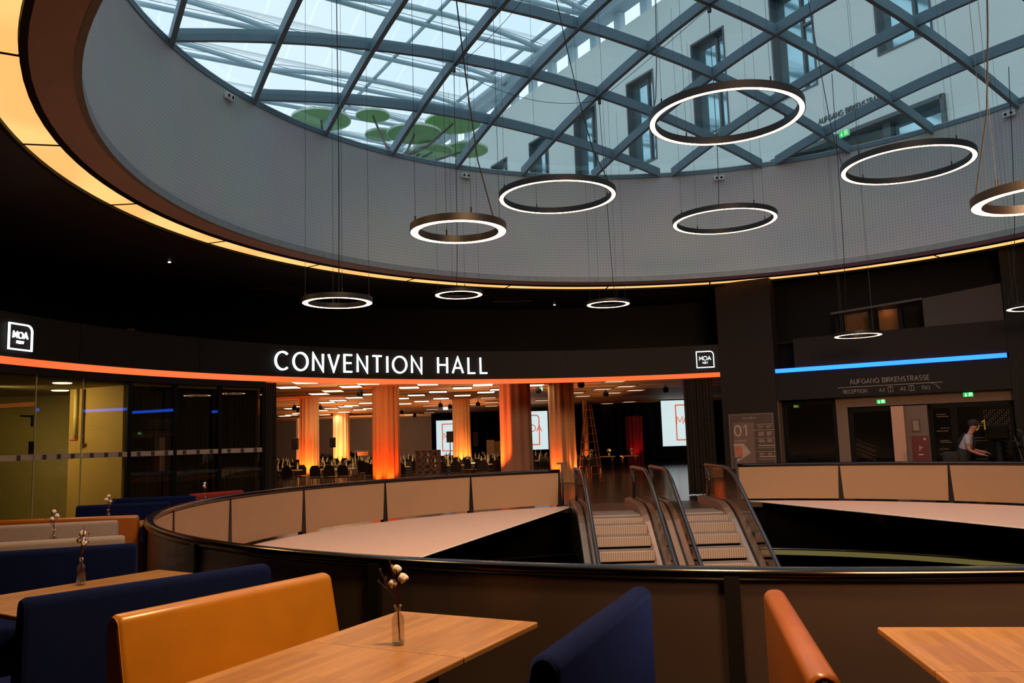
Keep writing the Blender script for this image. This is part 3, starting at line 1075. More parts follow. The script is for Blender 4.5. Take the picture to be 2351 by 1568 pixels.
# white cloths stretched over the void left and right of the escalators
def cloth(label, pa, pb, side, name='stretched_cloth'):
    """circle segment beyond the chord pa-pb, laced to the railing foot"""
    pa, pb = Vector(pa), Vector(pb)
    d = (pb - pa).normalized()
    c = Vector((CX, CY))
    # chord / circle intersections
    R = RV - 0.02
    o = pa - c
    bq = o.dot(d)
    disc_ = math.sqrt(bq * bq - (o.dot(o) - R * R))
    q0 = pa + d * (-bq - disc_)
    q1 = pa + d * (-bq + disc_)
    aa = math.atan2(q0.y - CY, q0.x - CX)
    ab = math.atan2(q1.y - CY, q1.x - CX)
    if side == 'L':
        while ab < aa: pass_ = 0; ab += 2 * PI
        a_s, a_e = aa, ab
    else:
        while ab > aa: ab -= 2 * PI
        a_s, a_e = aa, ab
    n, mrow = 60, 8
    vs, fs = [], []
    for i in range(n + 1):
        t = i / n
        an = a_s + (a_e - a_s) * t
        rr_ = R - 0.035 * abs(math.sin(an * 46))
        arcp = Vector((CX + rr_ * math.cos(an), CY + rr_ * math.sin(an)))
        tc_ = q0 + (q1 - q0) * t
        for j in range(mrow + 1):
            s_ = j / mrow
            q = tc_ + (arcp - tc_) * s_
            vs.append((q.x, q.y, 0.005 + 0.012 * math.sin(9 * t) * s_ * (1 - s_)))
    for i in range(n):
        for j in range(mrow):
            a = i * (mrow + 1) + j
            fs.append((a, a + mrow + 1, a + mrow + 2, a + 1))
    b = MB().add(vs, fs)
    t_ = thing(name, label, 'cloth', (0, 0, 0), 0, 'cloths stretched over the void')
    b.build('cloth_sheet', m_cloth, t_, smooth=True)
    MB().tube([(q0.x, q0.y, 0.005), (q1.x, q1.y, 0.005)], 0.012, 6).build('hem_rope', mat('hem_rope', '#f4e6dc', 0.7), t_)
    return t_
cloth('white cloth stretched over the void left of the escalators', (1.18, 19.95), (-1.3, 12.66), 'L')
cloth('white cloth stretched over the void right of the escalators', (5.75, 20.3), (8.1, 13.42), 'R')

# ------------------------------------------------------------------ escalators
m_estep = mat('grooved_alu_step', '#8f8078', 0.5, metal=0.3, var=0.06, scale=3)
m_deck = mat('brushed_steel_deck', '#b79a86', 0.32, metal=0.75, var=0.05, scale=2)
m_skirt = mat('dark_skirt', '#2b211d', 0.35, metal=0.3)
m_hrail = mat('rubber_handrail', '#24262c', 0.22, var=0.1, coat=0.5)
m_eglass = glass('amber_balustrade_glass', (0.83, 0.74, 0.66), 0.9, 0.02)
# wooden-brown reflections come from the hall; the steps get fine grooves
M = bpy.data.materials.new('grooved_riser')
M.use_nodes = True
nt = M.node_tree
p = nt.nodes['Principled BSDF']
p.inputs['Roughness'].default_value = 0.5
p.inputs['Metallic'].default_value = 0.2
tc = nt.nodes.new('ShaderNodeTexCoord')
wv = nt.nodes.new('ShaderNodeTexWave')
wv.inputs['Scale'].default_value = 7.0
wv.bands_direction = 'X'
nt.links.new(tc.outputs['Object'], wv.inputs['Vector'])
rp = nt.nodes.new('ShaderNodeValToRGB')
rp.color_ramp.elements[0].color = (*lin('#7b6c62'), 1)
rp.color_ramp.elements[1].color = (*lin('#a3948a'), 1)
nt.links.new(wv.outputs['Color'], rp.inputs['Fac'])
nt.links.new(rp.outputs['Color'], p.inputs['Base Color'])
m_groove = M
EA = 0.0
def escalator(label, xl, xr, y0):
    """upper end at y0; local x across, local y towards the camera (down the slope)"""
    xm = (xl + xr) / 2
    w = xr - xl
    t = thing('escalator', label, 'escalator', (xm, y0, 0), EA, 'escalators')
    RUN, SL = 1.9, math.tan(rad(30))
    LEN = 9.0
    def zof(s):   # walking line height at distance s towards the camera
        if s < RUN: return 0.0
        if s < RUN + 1.2:
            q = (s - RUN) / 1.2
            return -0.5 * q * q * 1.2 * SL
        return -0.5 * 1.2 * SL - (s - RUN - 1.2) * SL
    for sx_ in (-1, 1):
        x = sx_ * w / 2
        # handrail: newel curve at the far end, flat, then down the slope
        pts = []
        for k in range(9):
            a = rad(250 - 160 * k / 8)
            pts.append((x, 0.30 * math.cos(a) * -1 - 0.05 if False else -(0.02 + 0.25 - 0.25 * math.sin(a) * 0 + 0.36 * math.cos(a) * -1) + 0.0, 0.53 + 0.40 * math.sin(a)))
        s = 0.4
        while s < LEN:
            pts.append((x, -s, 0.93 + zof(s - 0.25)))
            s += 0.2
        MB().tube(pts, 0.042, 8).build('handrail', m_hrail, t, smooth=True)
        # glass balustrade
        vs, fs = [], []
        prof = []
        for k in range(9):
            a = rad(250 - 160 * k / 8)
            prof.append((-(0.27 - 0.36 * math.cos(a) * -1 * -1) , 0.53 + 0.37 * math.sin(a)))
        top = [(q[1], q[2] - 0.03) for q in pts]
        b = MB()
        for (ya, za), (yb, zb) in zip(top[:-1], top[1:]):
            la = 0.2 + min(0, zof(-ya)) if -ya > 0 else 0.2
            lb = 0.2 + min(0, zof(-yb)) if -yb > 0 else 0.2
            if ya >= yb - 1e-6:
                vs = [(x - 0.006, ya, la), (x - 0.006, yb, lb), (x - 0.006, yb, zb), (x - 0.006, ya, za),
                      (x + 0.006, ya, la), (x + 0.006, yb, lb), (x + 0.006, yb, zb), (x + 0.006, ya, za)]
                b.add(vs, [(0, 1, 2, 3), (7, 6, 5, 4), (2, 6, 7, 3), (0, 4, 5, 1), (0, 3, 7, 4), (1, 5, 6, 2)])
        b.build('glass_balustrade', m_eglass, t)
        # inner and outer steel decks with a dark slot between them, skirt below
        for nm, x0, x1, mt in (('inner_deck', -0.16, -0.03, m_deck), ('outer_deck', 0.03, 0.15, m_deck), ('deck_slot', -0.03, 0.03, m_skirt)):
            vs, fs = [], []
            S = [0.0 + 0.25 * i for i in range(int(LEN / 0.25) + 1)]
            for s in S:
                z = 0.2 + zof(s) - (0.015 if nm == 'deck_slot' else 0)
                drop = 0.10 if nm != 'inner_deck' else 0.14
                ax, bx = (x + x0 * sx_, x + x1 * sx_)
                inz = z - (0.04 if nm == 'inner_deck' else 0)
                vs += [(ax, -s, inz), (bx, -s, z), (bx, -s, z - drop), (ax, -s, inz - drop)]
            for i in range(len(S) - 1):
                for j in range(4):
                    fs.append((i * 4 + j, i * 4 + (j + 1) % 4, i * 4 + 4 + (j + 1) % 4, i * 4 + 4 + j))
            fs += [(0, 1, 2, 3), tuple((len(S) - 1) * 4 + j for j in range(4))]
            MB().add(vs, fs).build(nm, mt, t)
        vs, fs = [], []
        S = [0.25 * i for i in range(int(LEN / 0.25) + 1)]
        for s in S:
            z = zof(s)
            for xx_, zz_ in ((x - sx_ * 0.15, z + 0.09), (x - sx_ * 0.12, z + 0.09), (x - sx_ * 0.12, z - 0.5), (x - sx_ * 0.15, z - 0.5)):
                vs.append((xx_, -s, zz_))
        for i in range(len(S) - 1):
            for j in range(4):
                fs.append((i * 4 + j, i * 4 + (j + 1) % 4, i * 4 + 4 + (j + 1) % 4, i * 4 + 4 + j))
        MB().add(vs, fs).build('skirt', m_skirt, t)
        # outer truss cladding
        vs, fs = [], []
        for s in S:
            z = zof(s)
            for xx_, zz_ in ((x + sx_ * 0.13, z + 0.12), (x + sx_ * 0.16, z + 0.12), (x + sx_ * 0.16, z - 0.9), (x + sx_ * 0.13, z - 0.9)):
                vs.append((xx_, -s, zz_))
        for i in range(len(S) - 1):
            for j in range(4):
                fs.append((i * 4 + j, i * 4 + (j + 1) % 4, i * 4 + 4 + (j + 1) % 4, i * 4 + 4 + j))
        MB().add(vs, fs).build('side_cladding', m_skirt, t)
    MB().box((0, -0.6, 0.01), (w - 0.26, 2.2, 0.02)).build('landing_plate', mat('landing_plate', '#5b4a42', 0.35, metal=0.5), t)
    # steps
    n = 18
    for k in range(n):
        s = 1.9 + 0.4 * k
        z = zof(s - 0.45)
        o = MB().rbox((0, -s, z - 0.1), (w - 0.27, 0.4, 0.2), 0.02, 2).build('step', m_groove, t)
    return t
escalator('left escalator descending towards the viewer', 1.42, 2.78, 20.5)
escalator('right escalator descending towards the viewer, beside the grey curtain', 3.22, 4.56, 20.5)
# steel landing slab between the railing ends, over the void edge
b = MB().box((3.05, 20.9, -0.06), (5.6, 1.6, 0.1))
struct(b.build('trim_12', mat('landing_steel', '#4a3a33', 0.4, metal=0.3)))
for x, y, lb in ((1.15, 20.9, 'short grey T-shaped post at the left end of the railing gap'), (5.55, 21.1, 'short grey T-shaped post at the right end of the railing gap by the pier')):
    t = thing('barrier_post', lb, 'post', (x, y, 0), 0, 'T-shaped posts beside the escalators')
    MB().tube([(0, 0, 0), (0, 0, 1.03)], 0.025, 10).build('pole', m_wirel, t, smooth=True)
    MB().rbox((0, 0, 1.04), (0.26, 0.06, 0.04), 0.01).build('cross_bar', m_wirel, t)
    MB().lathe([(0, 0), (0.12, 0), (0.12, 0.015), (0, 0.02)], 16).build('base_plate', m_wirel, t)

# ------------------------------------------------------------------ curved fascia of the hall
AF0, AF1 = 74.45, 182
b = MB().arc(FC, [(FR, 3.34), (FR, 4.1), (FR + 0.4, 4.1), (FR + 0.4, 3.34)], AF0, AF1, 90)
struct(b.build('wall_fascia', m_fascia))
b = MB().arc(FC, [(FR + 0.0, 3.06), (FR + 0.0, 3.2), (FR + 0.4, 3.2), (FR + 0.4, 3.06)], 137.5, AF1, 40)
struct(b.build('trim_13', m_fascia))
m_oled = emat('orange_led_line', (1.0, 0.16, 0.045), 1.25, var=0.12, scale=0.5)
o = MB().arc(FC, [(FR - 0.005, 3.205), (FR - 0.005, 3.33), (FR + 0.06, 3.33), (FR + 0.06, 3.205)], AF0, AF1, 90).build('orange_light_line', m_oled)
tag(o, 'orange light line running along the curved fascia under CONVENTION HALL', 'light line')
# fascia panel joints
for k, a in enumerate((160.4, 146, 131.5, 95.5, 84.2)):
    b = MB().box(pol(FC, FR - 0.002, a, 3.72), (0.006, 0.012, 0.76), rad(a))
    struct(b.build('trim_%d' % (14 + k), m_black))
# dark recess above the fascia
b = MB().arc(FC, [(FR + 3.2, 4.0), (FR + 3.2, 5.8), (FR + 3.4, 5.8), (FR + 3.4, 4.0)], 60, 190, 60)
struct(b.build('wall_recess', m_black))
b = MB().arc(FC, [(FR + 0.3, 4.02), (FR + 3.3, 4.02), (FR + 3.3, 4.08), (FR + 0.3, 4.08)], 60, 190, 60)
struct(b.build('trim_20', m_black))

def fm_f(a_start, z0):
    """map metres along the fascia (to the right) and up"""
    def f(x, y, d):
        a = a_start - math.degrees(x / FR)
        return Vector(pol(FC, FR - 0.03 - d, a, z0 + y))
    return f
m_sign = emat('white_sign_led', (0.86, 0.97, 1.0), 1.7)
sg = thing('hall_sign', 'illuminated white CONVENTION HALL letters on the curved fascia', 'sign', pol(FC, FR, 121.6, 3.5))
txt = 'CONVENTION HALL'
hL = 0.425
gap = 0.155
total = (136.35 - 106.95) / 180 * PI * FR
sxf = 1.0
nat = text_width(txt, hL, gap, 1.0, 0.75)
sxf = (total - gap * 13 - 0.75 * hL) / (nat - gap * 13 - 0.75 * hL)
x = 0
for c in txt:
    if c == ' ':
        x += 0.75 * hL
        continue
    b = MB()
    wd = glyph(b, c, x, 0, hL, 0.045, fm_f(136.35, 3.495), 0.05, sxf)
    wchild(b, 'letter', m_sign, sg, fix=False)
    x += wd + gap
def logo(fm, w, h, lw, label, text=True, material=None, group='logo plates', loc=(0, 0, 0), th=None, second=True):
    mt = material or m_sign
    t = thing('logo_sign', label, 'sign', loc, 0, group)
    r = w * 0.22
    fr = [(0, 0), (0, h), (w - r, h)] + _arc(w - r, h - r, r, r, 80, 10, 5) + [(w, h - r), (w, 0)]
    b = MB()
    b.ribbon(fr, lw, fm, 0.03, closed=True)
    wchild(b, 'frame', mt, t, fix=False)
    b = MB()
    tw = text_width('MOA', h * 0.24, h * 0.04)
    write(b, 'MOA', (w - tw) / 2, h * 0.45, h * 0.24, lw * 0.58, fm, 0.03, gap=h * 0.04)
    wchild(b, 'lettering', mt, t, fix=False)
    if second:
        b = MB()
        tw = text_width('MEET', h * 0.1, h * 0.025)
        write(b, 'MEET', (w - tw) / 2, h * 0.24, h * 0.1, lw * 0.26, fm, 0.03, gap=h * 0.025)
        wchild(b, 'small_lettering', mt, t, fix=False)
    return t
logo(fm_f(168.55, 3.465), 0.50, 0.44, 0.026, 'illuminated white MOA MEET logo at the far left of the fascia', loc=pol(FC, FR, 167, 3.5))
logo(fm_f(77.5, 3.48), 0.46, 0.44, 0.026, 'illuminated white MOA MEET logo at the right end of the fascia', loc=pol(FC, FR, 76, 3.5))

# ------------------------------------------------------------------ glass front on the left
m_gl = glass('front_glass', (0.86, 0.86, 0.78), 0.8, 0.0)
GR = 11.5
def chord_pane(a0, a1, z0, z1, name, material, parent=None, th=0.012, R=GR):
    p0, p1 = Vector(pol(FC, R, a0, 0)), Vector(pol(FC, R, a1, 0))
    mid = (p0 + p1) / 2
    d = p1 - p0
    b = MB().box((mid.x, mid.y, (z0 + z1) / 2), (d.length, th, z1 - z0), math.atan2(d.y, d.x))
    return wchild(b, name, material, parent) if parent else b.build(name, material)
joints = [(183, 174.0), (174.0, 164.9), (164.9, 159.7), (159.7, 154.25), (154.25, 148.75), (148.75, 143.2), (143.2, 137.6)]
m_film = mat('frosted_film_strip', '#a58f80', 0.6, var=0.04)
m_icon = mat('dark_film_icon', '#3b302a', 0.6)
gw0 = None
for k, (a0, a1) in enumerate(joints):
    w = thing('window_%d' % (20 + k), None, None, pol(FC, GR, (a0 + a1) / 2, 0))
    w['kind'] = 'structure'
    chord_pane(a0 - 0.08, a1 + 0.08, 0.02, 3.06, 'window_pane', m_gl, w)
    f = chord_pane(a0 - 0.12, a1 + 0.12, 1.56, 1.66, 'film_strip', m_film, w, 0.004, GR - 0.012)
    p0, p1 = Vector(pol(FC, GR - 0.02, a0, 1.61)), Vector(pol(FC, GR - 0.02, a1, 1.61))
    for q in (0.2, 0.5, 0.8):
        pp = p0 + (p1 - p0) * q
        d = p1 - p0
        b = MB().box(pp, (0.085, 0.004, 0.085), math.atan2(d.y, d.x))
        wchild(b, 'icon', m_icon, w)
for k, a in enumerate((154.25, 148.75, 143.2, 137.55)):
    b = MB().box(pol(FC, GR + 0.02, a, 1.53), (0.07, 0.1, 3.06), rad(a))
    struct(b.build('trim_%d' % (21 + k), m_black))
for k, a in enumerate((174.0, 164.9, 159.7)):
    b = MB().box(pol(FC, GR + 0.0, a, 1.53), (0.02, 0.018, 3.06), rad(a))
    struct(b.build('trim_%d' % (25 + k), mat('pale_glass_joint', '#a59a78', 0.5)))
# door fittings on the glass: lever handle and lock case
dh = thing('door_2', None, None, pol(FC, GR, 165.2, 1.05))
dh['kind'] = 'structure'
pp = Vector(pol(FC, GR - 0.03, 165.35, 1.78))
wchild(MB().rbox(pp, (0.03, 0.1, 0.22), 0.005, 1, rad(165)), 'door_lock_case', m_black, dh)
pp = Vector(pol(FC, GR - 0.03, 165.35, 2.25))
wchild(MB().box(pp, (0.02, 0.04, 0.2), rad(165)).box((pp.x - 0.05, pp.y - 0.1, pp.z + 0.08), (0.02, 0.24, 0.03), rad(165)), 'door_closer', m_black, dh)

# ochre meeting room behind the glass
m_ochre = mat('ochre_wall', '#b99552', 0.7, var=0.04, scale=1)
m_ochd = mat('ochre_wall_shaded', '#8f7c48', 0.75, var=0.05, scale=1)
wl = Vector(pol(FC, GR + 0.15, 154.4, 0))
b = MB().add([(wl.x, wl.y, 0), (-9.35, 17.45, 0), (-9.35, 17.45, 3.06), (wl.x, wl.y, 3.06),
              (wl.x + 0.1, wl.y + 0.15, 0), (-9.25, 17.6, 0), (-9.25, 17.6, 3.06), (wl.x + 0.1, wl.y + 0.15, 3.06)],
             [(0, 1, 2, 3), (7, 6, 5, 4), (0, 4, 5, 1), (1, 5, 6, 2), (2, 6, 7, 3), (3, 7, 4, 0)])
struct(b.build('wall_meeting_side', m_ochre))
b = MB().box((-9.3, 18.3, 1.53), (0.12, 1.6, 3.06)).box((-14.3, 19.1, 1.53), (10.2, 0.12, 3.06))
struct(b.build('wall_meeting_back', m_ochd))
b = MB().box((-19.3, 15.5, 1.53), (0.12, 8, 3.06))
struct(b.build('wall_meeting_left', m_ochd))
b = MB().arc(FC, [(GR + 0.1, 3.0), (22, 3.0), (22, 3.08), (GR + 0.1, 3.08)], 137.6, 184, 30)
struct(b.build('ceiling_meeting', mat('meeting_ceiling', '#9a8a5c', 0.8)))
for px, py, lb in ((143, 880, 'round ceiling downlight nearer the glass in the ochre meeting room'), (138, 897, 'round ceiling downlight farther back in the ochre meeting room')):
    q = atz(px, py, 2.99)
    t = thing('ceiling_downlight', lb, 'ceiling light', (q.x, q.y, 2.985), 0, 'downlights in the meeting room')
    MB().lathe([(0, 0), (0.16, 0), (0.17, 0.012), (0, 0.012)], 20).build('diffuser', emat('meeting_downlight', (1.0, 0.85, 0.5), 4.0), t)
def plight(name, loc, e, color, r=0.15):
    d = bpy.data.lights.new(name, 'POINT'); d.energy = e; d.color = color; d.shadow_soft_size = r
    o = bpy.data.objects.new(name, d); COL.objects.link(o); o.location = loc
    return o
spot('meeting_room_lamp', (-10.2, 15.9, 2.95), (-9.0, 17.4, 1.5), 260, (1.0, 0.78, 0.32), 130, 0.9, 0.15)
spot('meeting_room_lamp', (-11.3, 16.8, 2.95), (-11.3, 18.6, 0.8), 90, (1.0, 0.78, 0.32), 130, 0.9, 0.15)
# white door frame posts inside, with the red alarm box
tag(MB().tube([(-9.05, 17.15, 1.95), (-9.05, 17.15, 2.98)], 0.05, 12).build('wall_pipe', mat('cream_pipe', '#e2cf8e', 0.5), smooth=True), 'cream vertical pipe in the corner of the ochre room', 'pipe')
tag(MB().rbox((-9.05, 17.08, 1.93), (0.14, 0.06, 0.04), 0.01).build('alarm_box', mat('red_plastic', '#c0231a', 0.4)), 'tiny red box at the foot of the cream pipe', 'box')

# ------------------------------------------------------------------ curtains
def curtain_mesh(a0, a1, R, z0, z1, folds, amp, n=None, seed=1, taper=0.0):
    rnd = random.Random(seed)
    n = n or int(folds * 8)
    ph = [rnd.uniform(0, 6) for _ in range(4)]
    vs, fs = [], []
    rows = 6
    for j in range(rows + 1):
        tz = j / rows
        for i in range(n + 1):
            t = i / n
            a = a0 + (a1 - a0) * t
            am = amp * (0.7 + 0.3 * (1 - tz))
            r = R + am * math.sin(2 * PI * folds * t + ph[0] + 0.4 * math.sin(5 * t + ph[1])) + am * 0.5 * math.sin(2 * PI * folds * 0.43 * t + ph[2] + tz * 0.6)
            vs.append(pol(FC, r, a, z0 + (z1 - z0) * tz))
    for j in range(rows):
        for i in range(n):
            k = j * (n + 1) + i
            fs.append((k, k + 1, k + n + 2, k + n + 1))
    return MB().add(vs, fs)
m_curt = mat('charcoal_curtain', '#362d27', 0.9, var=0.15, scale=3, stretch=(1, 1, 0.1), spec=0.15)
for k, (a0, a1) in enumerate(((154.0, 148.9), (148.6, 143.4), (143.0, 137.7))):
    o = curtain_mesh(a0, a1, GR + 0.35, 0.02, 3.0, 9 + k, 0.055, seed=k + 3).build('curtain', m_curt, smooth=True)
    tag(o, ['charcoal curtain behind the glass pane next to the ochre room', 'charcoal curtain behind the middle dark glass pane', 'charcoal curtain behind the glass pane nearest the hall opening'][k], 'curtain', 'charcoal curtains of the hall front')
o = curtain_mesh(137.5, 135.4, FR + 0.22, 0.02, 3.19, 5, 0.09, seed=11).build('curtain', m_curt, smooth=True)
tag(o, 'gathered charcoal curtain at the left edge of the hall opening', 'curtain', 'charcoal curtains of the hall front')
o = curtain_mesh(79.5, 75.6, FR + 0.25, 0.02, 3.19, 9, 0.11, seed=12).build('curtain', m_curt, smooth=True)
tag(o, 'wide gathered grey curtain at the right edge of the hall opening behind the escalators', 'curtain', 'charcoal curtains of the hall front')

# ------------------------------------------------------------------ the convention hall beyond the opening
HZ = 3.75
M = bpy.data.materials.new('wood_slat_ceiling')
M.use_nodes = True
nt = M.node_tree
p = nt.nodes['Principled BSDF']
p.inputs['Roughness'].default_value = 0.6
tc = nt.nodes.new('ShaderNodeTexCoord')
mp = nt.nodes.new('ShaderNodeMapping')
mp.inputs['Rotation'].default_value = (0, 0, rad(4))
wv = nt.nodes.new('ShaderNodeTexWave')
wv.bands_direction = 'Y'
wv.inputs['Scale'].default_value = 0.16
wv.inputs['Distortion'].default_value = 0.0
rp = nt.nodes.new('ShaderNodeValToRGB')
rp.color_ramp.elements[0].position = 0.35
rp.color_ramp.elements[0].color = (*lin('#8a5630'), 1)
rp.color_ramp.elements[1].position = 0.55
rp.color_ramp.elements[1].color = (*lin('#bf8a58'), 1)
nt.links.new(tc.outputs['Object'], mp.inputs['Vector'])
nt.links.new(mp.outputs['Vector'], wv.inputs['Vector'])
nt.links.new(wv.outputs['Color'], rp.inputs['Fac'])
nt.links.new(rp.outputs['Color'], p.inputs['Base Color'])
m_hceil = M
b = MB().arc(FC, [(FR + 0.42, HZ), (72, HZ), (72, HZ + 0.08), (FR + 0.42, HZ + 0.08)], 69, 137.5, 60)
struct(b.build('ceiling_hall', m_hceil))
m_hwall = mat('brown_hall_wall', '#4a3a30', 0.8, var=0.1, scale=0.5)
b = MB().box((-12, 69.5, 1.9), (44, 0.2, 3.8))
struct(b.build('wall_hall_back', m_hwall))
p0, p1 = Vector(pol(FC, FR + 0.42, 137.5, 0)), Vector(pol(FC, 70, 137.5, 0))
b = MB().box(((p0.x + p1.x) / 2, (p0.y + p1.y) / 2, 1.9), ((p1 - p0).length, 0.1, 3.8), rad(137.5))
struct(b.build('wall_hall_left', m_hwall))
m_stage = mat('black_stage_drape', '#120b0b', 0.95, var=0.3, scale=0.6, stretch=(3, 3, 0.1), spec=0.1)
m_redd = mat('red_drape', '#8a1512', 0.8, var=0.3, scale=2, stretch=(3, 3, 0.1))
def drape(x0, y0, x1, y1, z1, folds, amp, material, label, group=None, z0=0.0):
    n = folds * 6
    vs, fs = [], []
    d = Vector((x1 - x0, y1 - y0)).normalized()
    nn = Vector((-d.y, d.x))
    for j in (0, 1):
        for i in range(n + 1):
            t = i / n
            o_ = amp * math.sin(2 * PI * folds * t) + amp * .5 * math.sin(2 * PI * folds * .37 * t + 1)
            vs.append((x0 + (x1 - x0) * t + nn.x * o_, y0 + (y1 - y0) * t + nn.y * o_, z0 if j == 0 else z1))
    for i in range(n):
        fs.append((i, i + 1, n + 2 + i, n + 1 + i))
    o = MB().add(vs, fs).build('stage_drape', material, smooth=True)
    return tag(o, label, 'drape', group)
drape(3.2, 52, 26, 52, HZ, 46, 0.12, m_stage, 'long black stage drape behind the ladder at the end of the hall')
drape(-6.0, 60, -0.9, 60, HZ, 12, 0.12, m_stage, 'black drape behind the narrow white screen, left of the yellow column')
drape(0.2, 58, 3.4, 58, HZ, 8, 0.12, m_stage, 'black drape between the yellow column and the big curtained column')
drape(6.9, 51.6, 7.9, 51.6, 2.9, 4, 0.08, m_redd, 'red drape lit from below in front of the long black drape')
drape(-0.75, 57.5, -0.1, 57.5, 3.4, 3, 0.08, m_redd, 'narrow red drape right of the yellow column')
spot('red_uplight', (7.4, 51.1, 0.1), (7.4, 51.6, 1.6), 55, (1.0, 0.02, 0.02), 70, 0.8)
spot('red_uplight', (-0.4, 57.0, 0.1), (-0.4, 57.5, 1.6), 40, (1.0, 0.02, 0.02), 70, 0.8)

# ceiling light panels (positions on the hall ceiling)
LPX = []
for ox, oy, s, L in ((640, 870, 6.03, [(360, 48), (130, 115), (750, 165), (1000, 105), (1250, 210), (1045, 257), (820, 295), (665, 323), (1215, 332), (180, 408), (730, 407),
        (590, 435), (295, 380), (1010, 367), (920, 382), (1120, 425), (1260, 408), (640, 495), (180, 497), (80, 512), (275, 475), (905, 457), (1230, 60), (560, 205)]),
        (900, 870, 6.53, [(535, 77), (255, 127), (1360, 87), (1055, 133), (690, 191), (365, 242), (1055, 246), (1408, 197), (735, 290), (445, 333), (185, 370), (135, 290), (1605, 157)]),
        (1220, 870, 6.53, [(40, 92)])):
    for a, c in L:
        LPX.append((ox + a / s, oy + c / s, 1))
for ox, oy, s, L in ((900, 870, 6.53, [(1440, 280), (1490, 350), (1240, 378), (1490, 405), (600, 455), (560, 400), (270, 540), (560, 505)]),
        (1220, 870, 6.53, [(1260, 33), (1420, 110), (1065, 152), (1560, 168), (1220, 208), (770, 257), (665, 205), (1465, 343), (160, 320), (1130, 370)])):
    for a, c in L:
        LPX.append((ox + a / s, oy + c / s, 0))
m_hl = emat('hall_light_panel', (1.0, 0.72, 0.42), 4.5)
m_hld = emat('hall_light_panel_dim', (1.0, 0.62, 0.36), 0.75)
m_hfr = mat('light_panel_frame', '#8b6a48', 0.5)
protos = {}
for px, py, br in LPX:
    q = atz(px, py, HZ - 0.02)
    if br not in protos:
        t = thing('ceiling_light_panel', 'bright rectangular light panel in the wooden hall ceiling' if br else 'dim rectangular light panel in the right part of the wooden hall ceiling',
                  'ceiling light', (q.x, q.y, HZ - 0.02), rad(4), 'bright hall ceiling panels' if br else 'dim hall ceiling panels')
        MB().box((0, 0, 0), (0.72, 1.0, 0.02)).build('diffuser', m_hl if br else m_hld, t)
        b = MB()
        for sx_, sy_, dx, dy in ((0, 0.52, 0.8, 0.04), (0, -0.52, 0.8, 0.04), (0.38, 0, 0.04, 1.0), (-0.38, 0, 0.04, 1.0)):
            b.box((sx_, sy_, 0.005), (dx, dy, 0.04))
        b.build('frame', m_hfr, t)
        protos[br] = t
    else:
        dup(protos[br], (q.x, q.y, HZ - 0.02), rad(4))

# fabric-wrapped columns
def column(px0, px1, ytop, D, label, material, lights, seed=0, folds=14, ztop=HZ):
    xm = aty((px0 + px1) / 2, 1000, D)
    R = (px1 - px0) / 2 * D / FPX
    rnd = random.Random(seed)
    ph = rnd.uniform(0, 6)
    t = thing('wrapped_column', label, 'column', (xm.x, D, 0), 0, 'fabric-wrapped hall columns')
    n = folds * 8
    vs, fs = [], []
    rows = 8
    for j in range(rows + 1):
        z = ztop * j / rows
        for i in range(n):
            a = 2 * PI * i / n
            r = R * (1 + 0.05 * math.sin(folds * a + ph) + 0.035 * math.sin(folds * 0.5 * a + 2 * ph + j * 0.12)) * (1.03 - 0.05 * j / rows)
            vs.append((r * math.cos(a), r * math.sin(a), z + 0.01))
    for j in range(rows):
        for i in range(n):
            fs.append((j * n + i, j * n + (i + 1) % n, (j + 1) * n + (i + 1) % n, (j + 1) * n + i))
    MB().add(vs, fs).build('fabric_wrap', material, t, smooth=True)
    MB().lathe([(0, 0.02), (R * 0.8, 0.02), (R * 0.8, ztop - 0.01), (0, ztop - 0.01)], 20).build('column_core', m_black, t)
    for i, (dx, dy, e, col, zt, ang) in enumerate(lights):
        p = (xm.x + dx, D + dy, 0.12)
        spot('column_uplight', p, (xm.x + dx * 0.3, D + dy * 0.12, zt), e, col, ang, 0.9, 0.05)
    return t
m_fab = mat('pale_wrap_fabric', '#d8b48a', 0.9, var=0.05, scale=1)
OR = (1.0, 0.12, 0.01)
AM = (1.0, 0.19, 0.025)
column(689, 731, 2376, 36.5, 'orange-lit fabric-wrapped column, leftmost of the big ones in the hall', m_fab, [(-0.35, -0.85, 390, OR, 1.9, 80), (0.4, -0.8, 286, AM, 2.2, 80)], 1)
column(765, 801, 2470, 54, 'pale yellow fabric-wrapped column with a lit top, between the two orange ones', m_fab, [(-0.4, -1.0, 234, (1.0, 0.42, 0.12), 2.2, 80), (0.6, -0.9, 286, AM, 1.6, 70)], 2)
column(857, 917, 2262, 30.5, 'deep red-orange fabric-wrapped column in the middle left of the opening', mat('rust_wrap_fabric', '#a5683f', 0.9, var=0.05, scale=1), [(-0.45, -0.8, 312, OR, 1.5, 70), (0.3, -0.85, 390, (1.0, 0.09, 0.008), 1.5, 70)], 3)
column(1041, 1080, 2381, 42, 'amber fabric-wrapped column beside the narrow white screen', m_fab, [(-0.3, -1.0, 312, AM, 2.2, 90), (0.4, -0.9, 312, (1.0, 0.3, 0.05), 1.5, 80)], 4)
column(1151, 1221, 2262, 30, 'large pinkish-grey curtained column with an orange left edge', mat('mauve_wrap_fabric', '#b08d80', 0.9, var=0.05, scale=1), [(-1.5, -0.5, 1500, OR, 2.0, 60)], 5, 11)
column(1262, 1321, 2298, 31.8, 'orange pleated column just left of the tall step ladder', m_fab, [(-0.5, -0.75, 156, OR, 1.6, 70), (0.62, -0.35, 416, AM, 2.0, 70)], 6, 13)
column(680, 691, 962, 62, 'slim pale column half hidden behind the leftmost orange one', m_fab, [(-0.3, -0.8, 60, AM, 2.0, 90)], 7)
column(1340, 1350, 935, 47, 'slim lit column behind the left side of the ladder', m_fab, [(-0.1, -0.8, 60, AM, 1.8, 90)], 8)
